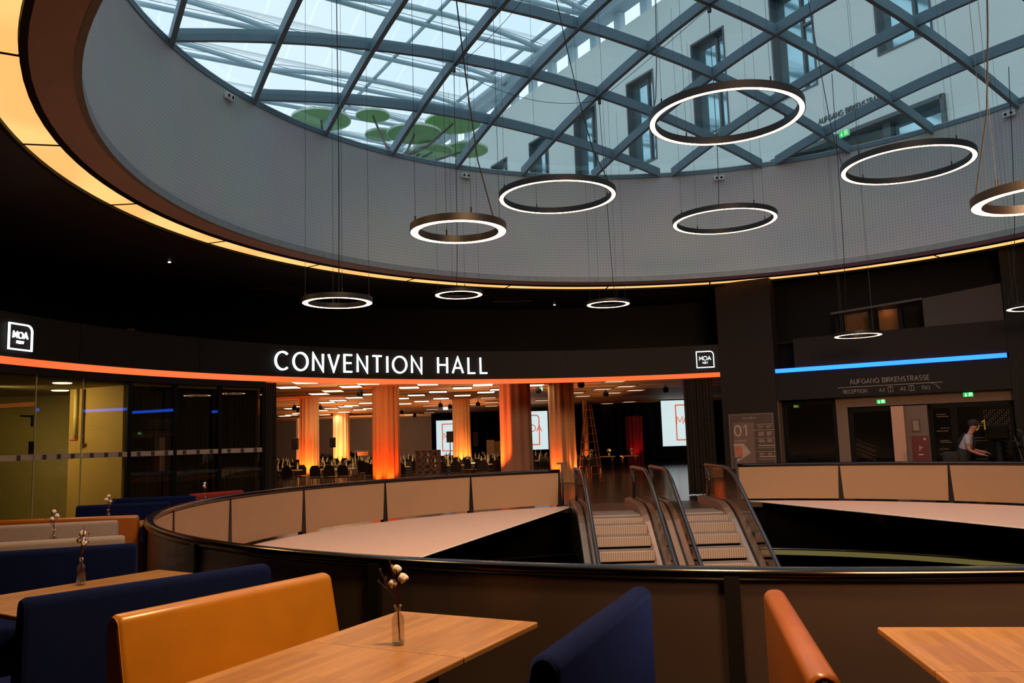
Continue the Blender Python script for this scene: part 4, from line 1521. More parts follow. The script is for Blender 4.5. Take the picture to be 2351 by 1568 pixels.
spot('column_downlight', (aty(783, 1000, 54).x - 0.3, 52.9, 3.7), (aty(783, 1000, 54).x, 54, 2.6), 60, (1.0, 0.8, 0.5), 80)

# unseen fill added to brighten the back wall of the hall
area('hall_back_fill', (-10, 60, 3.5), (-12, 69, 1), 6, 1600, (1.0, 0.6, 0.35))

# projection screens
def screen(label, px0, px1, D, z0, z1, logo_at=None):
    a, c = aty(px0, 960, D), aty(px1, 960, D)
    w = c.x - a.x
    t = thing('projection_screen', label, 'screen', (a.x, D, z0), 0, 'projection screens')
    MB().box((w / 2, 0, (z1 - z0) / 2), (w, 0.05, z1 - z0)).build('screen_sheet', emat('screen_white', (0.66, 0.80, 0.82), 1.0, 0.03), t)
    MB().box((w / 2, 0, z1 - z0 + 0.04), (w + 0.1, 0.12, 0.1)).build('screen_case', m_black, t)
    MB().box((w / 2, 0, -0.02), (w, 0.06, 0.04)).build('bottom_bar', m_black, t)
    if logo_at is not None:
        lw = logo_at[1]
        h = (z1 - z0) * 0.76
        o0 = Vector((a.x + logo_at[0], D - 0.03, z0 + (z1 - z0) * 0.13))
        f = lambda x, y, d: (o0.x + x - t.location.x, o0.y - d * 0.2 - t.location.y, o0.z + y - t.location.z)
        m_rl = emat('screen_logo_red', (0.75, 0.14, 0.05), 0.9)
        r = lw * 0.22
        b = MB()
        b.ribbon([(0, 0), (0, h), (lw - r, h)] + _arc(lw - r, h - r, r, r, 80, 10, 5) + [(lw, h - r), (lw, 0)], 0.07, f, 0.02, closed=True)
        b.build('logo_frame', m_rl, t, fix=False)
        b = MB()
        tw = text_width('MOA', h * 0.22, h * 0.04)
        write(b, 'MOA', (lw - tw) / 2, h * 0.45, h * 0.22, 0.05, f, 0.02, gap=h * 0.04)
        b.build('lettering', m_rl, t, fix=False)
    return t
screen('white projection screen with red logo partly hidden by the amber column', 1001, 1062, 57, 0.75, 3.15, (0.42, 1.35))
screen('white projection screen with red logo between the large curtained column and the orange pleated one', 1195, 1257, 50, 1.05, 3.35, (0.25, 0.85))
screen('white projection screen with red logo cut off by the grey curtain on the right', 1519, 1610, 49, 1.02, 3.7, (0.84, 1.4))

# long banquet rows: tables with bottles and chairs
m_ttop = mat('pale_table_top', '#e6c690', 0.5, var=0.08)
m_chair = mat('black_hall_chair', '#141010', 0.5, var=0.2)
m_cleg = mat('chair_steel_leg', '#8b5a3c', 0.3, metal=0.8)
m_bottle = mat('pale_green_bottle_glass', '#e6e2b0', 0.15, coat=1.0, var=0.2, scale=20, spec=0.8)
def hall_table(loc, label, group):
    t = thing('banquet_table', label, 'table', loc, 0, group)
    MB().rbox((0, 0, 0.735), (1.6, 0.7, 0.03), 0.008, 1).build('table_top', m_ttop, t)
    for sx_ in (-0.6, 0.6):
        MB().tube([(sx_, -0.28, 0), (sx_, -0.28, 0.72)], 0.018, 6).tube([(sx_, 0.28, 0), (sx_, 0.28, 0.72)], 0.018, 6).tube([(sx_, -0.28, 0.68), (sx_, 0.28, 0.68)], 0.015, 6).build('table_leg_frame', m_cleg, t)
    return t
def hall_chair(loc, rz, label, group):
    t = thing('hall_chair', label, 'chair', loc, rz, group)
    MB().rbox((0, 0, 0.45), (0.44, 0.44, 0.05), 0.015, 1).build('seat', m_chair, t)
    # rounded back
    b = MB()
    vs, fs = [], []
    for j in range(6):
        z = 0.5 + 0.42 * j / 5
        w = 0.21 * (1 if j < 4 else (0.85 if j == 4 else 0.5))
        y = 0.2 + 0.09 * j / 5
        vs += [(-w, y, z), (w, y, z), (w, y + 0.03, z), (-w, y + 0.03, z)]
    for j in range(5):
        for k in range(4):
            fs.append((j * 4 + k, j * 4 + (k + 1) % 4, j * 4 + 4 + (k + 1) % 4, j * 4 + 4 + k))
    fs += [(0, 1, 2, 3), (20, 21, 22, 23)]
    b.add(vs, fs).build('backrest', m_chair, t)
    for sx_, sy_ in ((-1, -1), (1, -1), (1, 1), (-1, 1)):
        MB().tube([(sx_ * 0.18, sy_ * 0.17, 0.43), (sx_ * 0.2, sy_ * 0.2, 0)], 0.012, 5).build('leg', m_cleg, t)
    return t
rowsD = [(33.0, -9.3, 6), (36.2, -10.4, 7), (40.0, -11.5, 7), (44.5, -12.8, 8), (49.5, -14.2, 8)]
rn = ['front row', 'second row', 'third row', 'fourth row', 'rear row']
tp = cp = bp_ = None
rnd = random.Random(3)
def skip(x, y, r=1.0):
    for o in COL.objects:
        if o.get('category') == 'column' and (o.location.x - x) ** 2 + (o.location.y - y) ** 2 < r * r:
            return True
    return False
for ri, (D, x0, nt_) in enumerate(rowsD):
    for k in range(nt_):
        x = x0 + 2.15 * k + 0.3 * (ri % 2)
        if skip(x, D, 1.35) or (x > 4.0):
            continue
        gl = 'banquet tables, %s of the hall' % rn[ri]
        lab = 'long pale banquet table with bottles, %s beyond the hall opening' % rn[ri]
        if tp is None:
            tp = hall_table((x, D, 0), lab, gl)
        else:
            dup(tp, (x, D, 0), 0, lab, gl)
        for q in (-0.56, 0.0, 0.56):
            for sd in (-1, 1):
                if sd == 1 and ri > 2: continue
                cx_ = x + q + rnd.uniform(-0.02, 0.02)
                lab = 'black chair drawn up to the %s of banquet tables' % rn[ri]
                gl = 'black chairs, %s of the hall' % rn[ri]
                rz = (PI if sd < 0 else 0) + rnd.uniform(-0.1, 0.1)
                lc = (cx_, D + sd * 0.72, 0)
                if skip(lc[0], lc[1], 0.85):
                    continue
                if cp is None:
                    cp = hall_chair(lc, rz, lab, gl)
                else:
                    dup(cp, lc, rz, lab, gl)
        for q in range(6):
            lc = (x - 0.65 + 0.26 * q + rnd.uniform(-0.06, 0.06), D + rnd.uniform(-0.22, 0.22), 0.75)
            lab = 'pale bottle standing on the %s of banquet tables' % rn[ri]
            gl = 'bottles, %s of the hall' % rn[ri]
            if bp_ is None:
                bp_ = thing('bottle', lab, 'bottle', lc, 0, gl)
                MB().lathe([(0, 0), (0.036, 0), (0.038, 0.15), (0.03, 0.2), (0.014, 0.25), (0.014, 0.29), (0, 0.29)], 10).build('bottle_glass', m_bottle, bp_, smooth=True)
                MB().lathe([(0, 0.285), (0.016, 0.285), (0.016, 0.31), (0, 0.31)], 8).build('bottle_cap', m_white, bp_)
            else:
                dup(bp_, lc, rnd.uniform(0, 6), lab, gl)
# presidium tables on the right, in front of the black drape
for k, px in enumerate((1352, 1392, 1445)):
    q = aty(px, 1060, 40)
    dup(tp, (q.x, 40, 0), 0, ['small pale table behind the foot of the ladder', 'small pale table with a flower glass, middle of the three before the black drape', 'small pale table before the red drape, rightmost of the hall'][k], 'tables before the black drape', scale=(0.5, 1, 1))
    g = thing('flower_glass', ['glass with pale flowers on the table behind the ladder', 'glass with pale flowers on the middle table before the black drape', 'glass with pale flowers on the table before the red drape'][k], 'vase', (q.x + 0.15, 40, 0.75), 0, 'flower glasses in the hall')
    MB().lathe([(0, 0), (0.04, 0), (0.05, 0.16), (0.046, 0.16), (0.036, 0.01), (0, 0.01)], 12).build('drinking_glass', m_bottle, g, smooth=True)
    b = MB()
    for j in range(6):
        b.sphere((0.05 * math.cos(j), 0.05 * math.sin(j), 0.26 + 0.03 * (j % 3)), 0.045, 7, 5)
    b.build('flowers', mat('pale_flowers', '#d9d2c4', 0.8), g)

# tall step ladder
lx = aty(1352, 1000, 31.4)
t = thing('step_ladder', 'tall double-sided step ladder standing right of the orange pleated column', 'ladder', (lx.x, 31.4, 0), rad(8))
H_ = 2.9
for nm, x0, x1 in (('left_side', -0.42, -0.06), ('right_side', 0.42, 0.10)):
    for dy in (-0.22, 0.22):
        MB().tube([(x0, dy * 1.3, 0), (x1, dy * 0.8, H_)], 0.024, 6).build('stile', mat('ladder_alu', '#9c6a54', 0.35, metal=0.6), t)
    for k in range(9):
        z = 0.3 + 0.3 * k
        f = z / H_
        xx = x0 + (x1 - x0) * f
        wdt = 0.22 * (1.3 - 0.5 * f)
        MB().tube([(xx, -wdt, z), (xx, wdt, z)], 0.018, 6).build('rung', MATS['ladder_alu'], t)
MB().tube([(-0.06, -0.17, H_), (-0.06, -0.17, H_ - 2.85)], 0.02, 6).build('centre_tube', MATS['ladder_alu'], t)
for k in range(9):
    z = 0.3 + 0.3 * k
    f = z / H_
    MB().tube([(-0.42 + 0.36 * f, -0.22, z), (0.42 - 0.32 * f, -0.22, z)], 0.018, 6).build('rung', MATS['ladder_alu'], t)

# brown shelf tower with openings
sx0 = aty(983, 1050, 26.5)
t = thing('shelf_tower', 'dark brown open shelf tower with square openings beside the railing', 'shelf', (sx0.x, 26.5, 0), rad(-6))
m_sh = mat('dark_brown_board', '#6a4d40', 0.6, var=0.1)
b = MB()
wT, hT, dT = 0.66, 1.42, 0.35
for x in (-wT / 2, -0.12, 0.12, wT / 2):
    b.box((x, 0, hT / 2), (0.09, dT, hT))
b.build('upright', m_sh, t)
for k in range(8):
    MB().box((0, 0, 0.05 + k * 0.19), (wT + 0.06, dT, 0.085)).build('shelf_board', m_sh, t)

# flip-chart boards, trolley, loudspeakers
q = aty(1135, 1020, 44)
t = thing('flip_chart', 'pale two-panel flip chart board left of the large curtained column', 'board', (q.x, 44, 0), 0)
MB().rbox((-0.2, 0, 1.2), (0.42, 0.04, 1.0), 0.01, 1).build('board_sheet', mat('cream_board', '#cdb78c', 0.7), t)
MB().rbox((0.28, 0.05, 1.15), (0.52, 0.04, 0.95), 0.01, 1, 0.3).build('board_wing', mat('tan_board', '#a08f64', 0.7), t)
MB().tube([(-0.35, 0, 0), (-0.2, 0, 0.8)], 0.015, 6).tube([(0.35, 0, 0), (0.25, 0, 0.8)], 0.015, 6).build('stand_leg', m_cleg, t)
q = aty(836, 1040, 43)
t = thing('trolley', 'steel-framed trolley with orange crates between the pale column and the red-orange one', 'trolley', (q.x, 43, 0), 0)
b = MB()
for x in (-0.45, 0.45):
    b.tube([(x, 0, 0.1), (x, 0, 1.35)], 0.02, 6)
for z in (0.3, 0.85, 1.35):
    b.tube([(-0.45, 0, z), (0.45, 0, z)], 0.02, 6)
b.tube([(0, 0, 0.1), (0, 0, 1.35)], 0.02, 6).build('frame', m_wirel, t)
MB().rbox((-0.05, 0.1, 1.2), (0.6, 0.3, 0.22), 0.02, 1).build('crate', mat('orange_crate', '#a85a1e', 0.6), t)
def speaker(px, py, D, label, h=0.5, w=0.3):
    q = aty(px, py, D)
    t = thing('loudspeaker', label, 'loudspeaker', (q.x, D, 0), 0, 'loudspeakers on stands in the hall')
    MB().tube([(0, 0, 0.02), (0, 0, q.z - h / 2)], 0.02, 6).build('stand_pole', m_black, t)
    for k in range(3):
        MB().tube([(0, 0, 0.5), (0.4 * math.cos(k * 2.1), 0.4 * math.sin(k * 2.1), 0.01)], 0.014, 5).build('leg', m_black, t)
    MB().rbox((0, 0, q.z), (w, 0.3, h), 0.02, 2).build('cabinet', mat('speaker_black', '#120d0d', 0.5), t)
    MB().rbox((0, -0.155, q.z), (w * 0.85, 0.01, h * 0.9), 0.004, 1).build('grille', mat('speaker_grille', '#1f1818', 0.7), t)
speaker(1033, 1003, 38, 'black loudspeaker on a stand in front of the narrow white screen')
speaker(678, 1019, 44, 'black loudspeaker on a stand left of the leftmost orange column', 0.6)
speaker(764, 1016, 50, 'black loudspeaker on a stand at the left edge of the pale yellow column', 0.6)
speaker(1092, 1008, 45, 'tall black loudspeaker on a stand right of the amber column', 0.75, 0.22)
# potted palms as dark silhouettes
for px, D, lb in ((750, 56, 'dark potted palm left of the pale yellow column'), (824, 58, 'dark potted palm right of the pale yellow column')):
    q = aty(px, 1030, D)
    t = thing('potted_palm', lb, 'plant', (q.x, D, 0), 0, 'potted palms in the hall')
    MB().lathe([(0, 0), (0.2, 0), (0.26, 0.4), (0, 0.4)], 14).build('pot', m_black, t)
    b = MB()
    rr = random.Random(int(px))
    for k in range(26):
        a, l = rr.uniform(0, 6.28), rr.uniform(0.5, 0.9)
        pts = [(0, 0, 0.4)]
        for i in range(1, 5):
            s_ = i / 4
            pts.append((l * s_ * math.cos(a), l * s_ * math.sin(a), 0.4 + 1.4 * s_ - 0.9 * s_ * s_ * rr.uniform(0.6, 1.2)))
        b.tube(pts, [0.02, 0.05, 0.06, 0.04, 0.01], 4)
    b.build('fronds', mat('dark_green_frond', '#161c12', 0.7), t)
# spotlights hanging from the hall ceiling
sp0 = None
for px, py, D in ((826, 882, 30), (735, 912, 40), (676, 914, 40), (685, 922, 42), (1011, 917, 42), (1033, 922, 44), (1097, 913, 42), (1236, 887, 32), (1334, 882, 29), (922, 936, 50), (952, 950, 56), (1391, 903, 36), (1528, 890, 34)):
    q = aty(px, py, D)
    lab = 'small black stage spotlight hanging from the wooden hall ceiling'
    if sp0 is None:
        sp0 = thing('stage_spotlight', lab, 'spotlight', (q.x, D, HZ), 0, 'stage spotlights under the hall ceiling')
        MB().tube([(0, 0, 0), (0, 0, -0.12)], 0.015, 6).tube([(-0.11, 0, -0.12), (0.11, 0, -0.12)], 0.012, 6).build('bracket', m_black, sp0)
        MB().lathe([(0, -0.36), (0.11, -0.33), (0.12, -0.2), (0.07, -0.14), (0, -0.14)], 12).build('lamp_body', m_black, sp0, smooth=True)
    else:
        dup(sp0, (q.x, D, HZ), random.uniform(0, 6), lab)
# cables of emergency sign in hall
q = aty(1023, 937, 50)
tag(MB().rbox((q.x, 50, q.z), (0.3, 0.06, 0.2), 0.01, 1).build('lit_sign', emat('hall_sign_white', (0.8, 0.95, 0.85), 1.5)), 'small glowing white sign under the ceiling above the narrow screen', 'sign')
q = aty(1242, 893, 33)
tag(MB().rbox((q.x, 33, q.z), (0.14, 0.06, 0.14), 0.01, 1).build('lit_sign', emat('hall_sign_green', (0.4, 0.9, 0.7), 1.2)), 'tiny glowing greenish sign under the ceiling left of the orange pleated column', 'sign')

for x, y in ((-7, 33), (-2, 36), (-9, 42), (-3, 46), (-11, 52), (2, 34), (-5, 27), (5, 40)):  # unseen upward fills added to brighten the wooden ceiling
    spot('hall_ceiling_fill', (x, y, 0.4), (x, y, 3), 900 if x < 1 else 250, (1.0, 0.52, 0.22), 165, 1.0, 0.08)

# ------------------------------------------------------------------ pier and right-hand wall
PW = Vector((6.94, 21.88, 0))
DW = Vector((0.843, -0.538, 0)).normalized()
NW = Vector((DW.y, -DW.x, 0))           # towards the lobby
if NW.dot(-PW) < 0: NW = -NW
WZ = math.atan2(DW.y, DW.x)
def wp(s, z, off=0.0):
    """point on the right wall: s metres along, z up, off metres in front"""
    q = PW + DW * s + NW * off
    return Vector((q.x, q.y, z))
def wbox(b, s0, s1, z0, z1, o0, o1):
    c = wp((s0 + s1) / 2, (z0 + z1) / 2, (o0 + o1) / 2)
    return b.box(c, (s1 - s0, abs(o1 - o0), z1 - z0), WZ)
def onw(px, py, off=0.0):
    d = ray(px, py)
    P0 = wp(0, 0, off)
    q = CAM + d * ((P0 - CAM).dot(NW) / d.dot(NW))
    return (q - P0).dot(DW), q.z
struct(wbox(MB(), -1.5, -0.02, 0, 5.8, -0.5, 0.0).build('wall_pier', m_pier))
struct(wbox(MB(), 5.32, 16, 0, 5.8, -0.5, 0.02).build('wall_right_pier', m_fascia))
m_lint = mat('dark_lintel_panel', '#1a1513', 0.65, var=0.06, scale=1.5, spec=0.2)
struct(wbox(MB(), -0.02, 5.32, 2.47, 3.2, -0.3, -0.02).build('wall_lintel', m_lint))
o = wbox(MB(), 0.0, 5.28, 3.195, 3.30, -0.018, 0.02).build('blue_light_line', emat('blue_led_line', (0.014, 0.11, 1.0), 5.0, 0.1))
tag(o, 'bright blue light line on the right wall above AUFGANG BIRKENSTRASSE', 'light line')
struct(wbox(MB(), 0.5, 5.32, 3.30, 4.07, -0.3, -0.02).build('wall_gallery_front', m_pier))
GP = True
struct(wbox(MB(), 0.0, 6, 0.0, 5.8, -3.2, -3.0).build('wall_right_back', m_black))
struct(wbox(MB(), -1.5, 5.32, 3.25, 5.8, -1.2, -0.95).build('wall_right_upper', m_black))
def wpoly(b, pts, o0, o1):
    n = len(pts)
    vs = [wp(s, z, o0) for s, z in pts] + [wp(s, z, o1) for s, z in pts]
    return b.add(vs, [tuple(range(n - 1, -1, -1)), tuple(range(n, 2 * n))] + [(i, (i + 1) % n, n + (i + 1) % n, n + i) for i in range(n)])
struct(wpoly(MB(), [(3.63, 4.07), (5.3, 4.07), (5.3, 4.94), (3.63, 4.77)], -0.5, -0.04).build('wall_gallery_panel', mat('grey_brown_panel', '#3a302d', 0.7, var=0.04, scale=1)))
struct(wpoly(MB(), [(1.5, 4.60), (3.63, 4.74), (3.63, 4.79), (1.5, 4.65)], -0.5, 0.0).build('trim_30', mat('grey_ledge', '#3b3a39', 0.5)))
# gallery window with its lit interior
gw = thing('window_30', None, None, wp(2.3, 4.07, -0.4), WZ)
gw['kind'] = 'structure'
MB().box((-0.72, 0, 0.27), (0.08, 0.3, 0.56)).box((0.10, 0, 0.28), (0.12, 0.3, 0.56)).box((0.78, 0, 0.3), (0.1, 0.3, 0.58)).build('window_frame', m_black, gw)
MB().box((-0.3, 0.45, 0.3), (0.66, 0.04, 0.66)).box((0.45, 0.45, 0.3), (0.5, 0.04, 0.66)).build('lit_interior', mat('gallery_wall', '#6a4a30', 0.8), gw)
spot('gallery_spot', wp(2.72, 4.8, -0.62), wp(2.72, 4.2, -0.83), 5, (1.0, 0.45, 0.12), 110, 0.9, 0.03)

# lettering on the lintel
m_let = mat('grey_lettering', '#8a827c', 0.5)
def fm_w(s0, z0, off=0.0):
    def f(x, y, d):
        q = wp(s0 + x, z0 + y, off + d - 0.02)
        return q
    return f
ls = thing('wall_lettering', 'grey AUFGANG BIRKENSTRASSE direction lettering on the dark lintel', 'lettering', wp(1.8, 2.6, 0))
b = MB()
nat = text_width('AUFGANG BIRKENSTRASSE', 0.115, 0.028)
write(b, 'AUFGANG BIRKENSTRASSE', 0, 0, 0.115, 0.014, fm_w(1.83, 2.79), 0.006, gap=0.028 , sx=(1.80 - 20 * 0.028) / (nat - 20 * 0.028) if nat > 0 else 1)
wchild(b, 'headline', m_let, ls, fix=False)
wchild(MB().ribbon([(0, 0), (2.38, 0)], 0.014, fm_w(1.53, 2.715), 0.006), 'underline', m_let, ls, fix=False)
for tx, s0 in (('RECEPTION', 1.66), ('A3', 2.50), ('A5', 2.98), ('TH3', 3.45)):
    b = MB()
    write(b, tx, 0, 0, 0.085, 0.011, fm_w(s0, 2.56), 0.006, gap=0.022, sx=0.8)
    wchild(b, 'direction', m_let, ls, fix=False)
for s0 in (2.70, 3.17):
    b = MB()
    f = fm_w(s0, 2.545)
    b.ribbon([(0, 0), (0.11, 0), (0.11, 0.12), (0, 0.12)], 0.009, f, 0.006, closed=True)
    b.ribbon([(0.055, 0), (0.055, 0.12)], 0.009, f, 0.006)
    b.ribbon([(0.03, 0.12), (0.04, 0.14), (0.05, 0.12)], 0.008, f, 0.006)
    b.ribbon([(0.065, 0.14), (0.075, 0.12), (0.085, 0.14)], 0.008, f, 0.006)
    wchild(b, 'lift_pictogram', m_let, ls, fix=False)
b = MB()
b.ribbon([(0, 0.12), (0.05, 0.12), (0.05, 0.07), (0.1, 0.07), (0.1, 0.02), (0.14, 0.02)], 0.009, fm_w(3.72, 2.55), 0.006)
b.ribbon([(-0.02, 0.16), (0.05, 0.15)], 0.009, fm_w(3.68, 2.545), 0.006)
wchild(b, 'stair_pictogram', m_let, ls, fix=False)

# direction board "01" on the pier
bs = thing('direction_board', 'tall brown floor directory with a big 01 on the pier', 'sign', wp(-0.72, 0.75, 0.0))
wchild(wbox(MB(), -1.34, -0.12, 0.7, 2.17, 0.0, 0.02), 'board_plate', mat('board_brown', '#4a3932', 0.5, var=0.03), bs)
b = MB()
b.ribbon([(0, 0), (1.16, 0), (1.16, 1.42), (0, 1.42)], 0.012, fm_w(-1.31, 0.72, 0.042), 0.004, closed=True)
wchild(b, 'border', mat('board_line', '#7d6c64', 0.5), bs, fix=False)
wchild(wbox(MB(), -1.22, -0.66, 0.7, 1.93, 0.02, 0.026), 'left_field', mat('board_field', '#6a544b', 0.5, var=0.03), bs)
b = MB()
write(b, '01', 0, 0, 0.27, 0.032, fm_w(-1.18, 1.58, 0.05), 0.004, gap=0.07)
wchild(b, 'big_number', mat('board_number', '#b49a8e', 0.5), bs, fix=False)
b = MB()
write(b, 'MOA BERLIN', 0, 0, 0.045, 0.008, fm_w(-0.95, 2.02, 0.044), 0.004, gap=0.012)
wchild(b, 'heading', mat('board_heading', '#8d7a70', 0.5), bs, fix=False)
b = MB()
rr = random.Random(2)
for z, x0, x1, w in ((1.87, -0.6, -0.15, .01), (1.72, -0.7, -0.13, .01), (1.5, -0.6, -0.13, .008), (1.31, -0.56, -0.14, .022), (1.25, -0.6, -0.13, .008), (1.15, -0.6, -0.13, .008), (1.02, -0.56, -0.14, .022), (0.95, -0.6, -0.13, .008), (1.45, -1.2, -0.88, .008), (1.42, -1.2, -0.88, .006)):
    b.ribbon([(0, 0), (x1 - x0, 0)], w, fm_w(x0, z, 0.044), 0.004)
for z in (1.82, 1.78, 1.66, 1.63, 1.60, 1.57, 1.46, 1.43, 1.40, 1.10, 1.07):
    b.ribbon([(0, 0), (rr.uniform(0.1, 0.17), 0)], 0.012, fm_w(-0.55, z, 0.044), 0.004)
    b.ribbon([(0, 0), (rr.uniform(0.1, 0.15), 0)], 0.012, fm_w(-0.33, z, 0.044), 0.004)
wchild(b, 'text_lines', MATS['board_number'], bs, fix=False)
def wpoly(b, pts, o0, o1):
    n = len(pts)
    vs = [wp(s, z, o0) for s, z in pts] + [wp(s, z, o1) for s, z in pts]
    return b.add(vs, [tuple(range(n - 1, -1, -1)), tuple(range(n, 2 * n))] + [(i, (i + 1) % n, n + (i + 1) % n, n + i) for i in range(n)])
wchild(wpoly(MB(), [(-1.23, 1.37), (-0.96, 1.37), (-0.78, 1.12), (-1.2, 0.86)], 0.026, 0.03), 'floor_plan', mat('plan_cream', '#a88f80', 0.5), bs)
wchild(wpoly(MB(), [(-1.2, 1.30), (-1.0, 1.30), (-1.0, 1.02), (-1.05, 0.97), (-1.2, 1.08)], 0.03, 0.034), 'plan_highlight', mat('plan_salmon', '#a8604a', 0.5), bs)

# recessed doors
m_dkglass = mat('black_door_glass', '#0f0d0a', 0.1, var=0.3, scale=1.5, coat=1.0)
m_beige = mat('beige_jamb', '#6b5447', 0.6, var=0.04)
m_beige2 = mat('lit_beige_face', '#b3876f', 0.6, var=0.03)
RO = -0.4
s_a, _ = onw(1786, 1000, RO); s_b, _ = onw(1798, 1000, RO); s_c, _ = onw(1925, 1000, RO); s_d, _ = onw(1951, 1000, RO)
s_e, _ = onw(2055, 1000, RO); s_h, _ = onw(2135, 1000, RO)
struct(wbox(MB(), s_a, s_b + 0.02, 0, 2.47, RO - 0.3, -0.05).build('trim_31', m_beige))
struct(wbox(MB(), s_c, s_d, 0, 2.47, RO - 0.1, RO + 0.05).build('trim_32', m_beige))
struct(wbox(MB(), s_c, 5.32, 2.22, 2.47, RO - 0.1, RO + 0.06).build('trim_33', m_beige))
def door(name, s0, s1, z1, off, leafw=None):
    t = thing(name, None, None, wp((s0 + s1) / 2, 0, off), WZ)
    t['kind'] = 'structure'
    w = s1 - s0
    MB().box((-w / 2 + 0.05, 0, z1 / 2), (0.1, 0.08, z1)).box((w / 2 - 0.05, 0, z1 / 2), (0.1, 0.08, z1)).box((0, 0, z1 - 0.06), (w, 0.08, 0.12)).build('door_frame', m_black, t)
    MB().box((0, 0.0, z1 / 2 - 0.05), (w - 0.2, 0.02, z1 - 0.12)).build('door_glass', m_dkglass, t)
    return t
d3 = door('door_3', s_b + 0.02, s_c, 2.45, RO - 0.05)
d4 = door('door_4', s_d + 0.02, s_e + 0.35, 2.2, RO)
MB().box((0.38, -0.0, 1.1), (0.2, 0.1, 2.2)).build('door_stile', m_black, d4)
d5 = door('door_5', s_h, 5.3, 2.22, RO)
MB().box((-0.35, -0.0, 1.1), (0.14, 0.1, 2.2)).build('door_stile', m_black, d5)
# patterned dots and signs on the door glass
b = MB()
w5 = 5.3 - s_h
for i in range(12):
    for j in range(16):
        if (i * 7 + j * 5) % 4 < 3:
            b.box((w5 / 2 - 0.12 - 0.045 * i, -0.014, 2.0 - 0.045 * j), (0.018, 0.002, 0.018))
b.build('dot_pattern', mat('door_dots', '#5a4d38', 0.5), d5)
b = MB()
for j, z in enumerate((1.95, 1.9, 1.62, 1.55, 1.32, 1.28, 1.12, 1.0, 0.95)):
    b.box((-0.62 + 0.03 * (j % 3), -0.014, z), (0.2 + 0.05 * (j % 2), 0.002, 0.018))
    b.box((0.15 + 0.04 * (j % 2), -0.014, z - 0.25), (0.25, 0.002, 0.014))
b.build('sign_lines', mat('door_sign_lines', '#5c4a38', 0.5), d5)
b = MB()
f = lambda x, y, d: (x + 0.02, -0.012 - d, y + 1.55)
write(b, '01', 0, 0, 0.22, 0.026, f, 0.004, gap=0.06)
b.build('door_number', mat('door_number_yellow', '#c9aa22', 0.5), d5)
b = MB()
for i in range(10):
    for j in range(14):
        if (i * 5 + j * 3) % 5 < 3 and (i + j) > 6:
            b.box((-0.55 + 0.045 * i, -0.014, 0.85 + 0.045 * j - 0.02 * i), (0.018, 0.002, 0.018))
b.build('dot_pattern', MATS['door_dots'], d4)
# beige service pier between the doors; light on one face put into its colour
sc0, _ = onw(2051, 1000, -0.1); sc1, _ = onw(2080, 1000, -0.1); sc2, _ = onw(2131, 1000, -0.25)
struct(wbox(MB(), sc0, sc1, 0, 2.19, -0.6, -0.02).build('wall_service_return', m_beige2))
struct(wbox(MB(), sc1, sc2 + 0.03, 0, 2.19, -0.6, -0.2).build('wall_service_front', mat('service_grey', '#66524a', 0.65, var=0.04)))
n0, nz0 = onw(2092, 963, -0.19); n1_, nz1 = onw(2114, 991, -0.19)
t = thing('notice_frame', 'small framed notice on the beige service wall above the red cabinet', 'notice', wp((n0 + n1_) / 2, nz1, -0.19))
wchild(wbox(MB(), n0, n1_, nz1, nz0, -0.2, -0.17), 'frame', mat('bronze_frame', '#4d3c33', 0.4, metal=0.4), t)
wchild(wbox(MB(), n0 + 0.03, n1_ - 0.03, nz1 + 0.03, nz0 - 0.03, -0.172, -0.165), 'sheet', mat('notice_sheet', '#85705f', 0.7), t)
n0, nz0 = onw(2093, 1001, -0.19); n1_, _ = onw(2131, 1001, -0.19)
t = thing('hydrant_cabinet', 'dark red fire hydrant cabinet on the beige service wall', 'cabinet', wp((n0 + n1_) / 2, 0.5, -0.19))
wchild(wbox(MB(), n0, n1_, 0.55, nz0, -0.2, -0.15), 'cabinet_door', mat('dark_red_enamel', '#5a0c10', 0.4, var=0.05), t)
for nm_, pts_, w_, s_, z_ in (('flame_pictogram', [(0, 0), (0, 0.11), (0.06, 0.08), (0, 0.05)], 0.014, n0 + 0.16, nz0 - 0.36), ('inscription_plate', [(0, 0), (0.1, 0)], 0.03, n0 + 0.13, nz0 - 0.45),
                           ('corner_label', [(0, 0), (0.05, 0)], 0.05, n1_ - 0.1, nz0 - 0.08)):
    wchild(MB().ribbon(pts_, w_, fm_w(s_, z_, -0.125), 0.004), nm_, mat('hydrant_white', '#b39a94', 0.5), t, fix=False)
for px, lb in ((2060, 'slim steel post in front of the light service wall'), ):
    s_, z_ = onw(2083, 1027, 0.4)
    q = wp(s_, 0, 0.4)
    tag(MB().tube([(q.x, q.y, 0), (q.x, q.y, 1.12)], 0.022, 8).build('steel_post', m_wirel), lb, 'post')
q = wp(*onw(2023, 922, RO + 0.1), RO + 0.1)
exit_sign('exit_sign', 'green way-out sign above the middle glass door on the right wall', q, WZ, 0.21, 0.11)
q = wp(*onw(2223, 906, RO + 0.1), RO + 0.1)
exit_sign('exit_sign', 'green way-out sign at the right above the door with the walking person', q, WZ, 0.22, 0.115)
q = wp(*onw(1828, 933, RO + 0.02), RO + 0.02)  # dim mirrored copy modelled as a reflection in the door glass
exit_sign('exit_sign', 'faint modelled reflection of a green way-out sign in the black left door', q, WZ, 0.13, 0.07, True, 0)

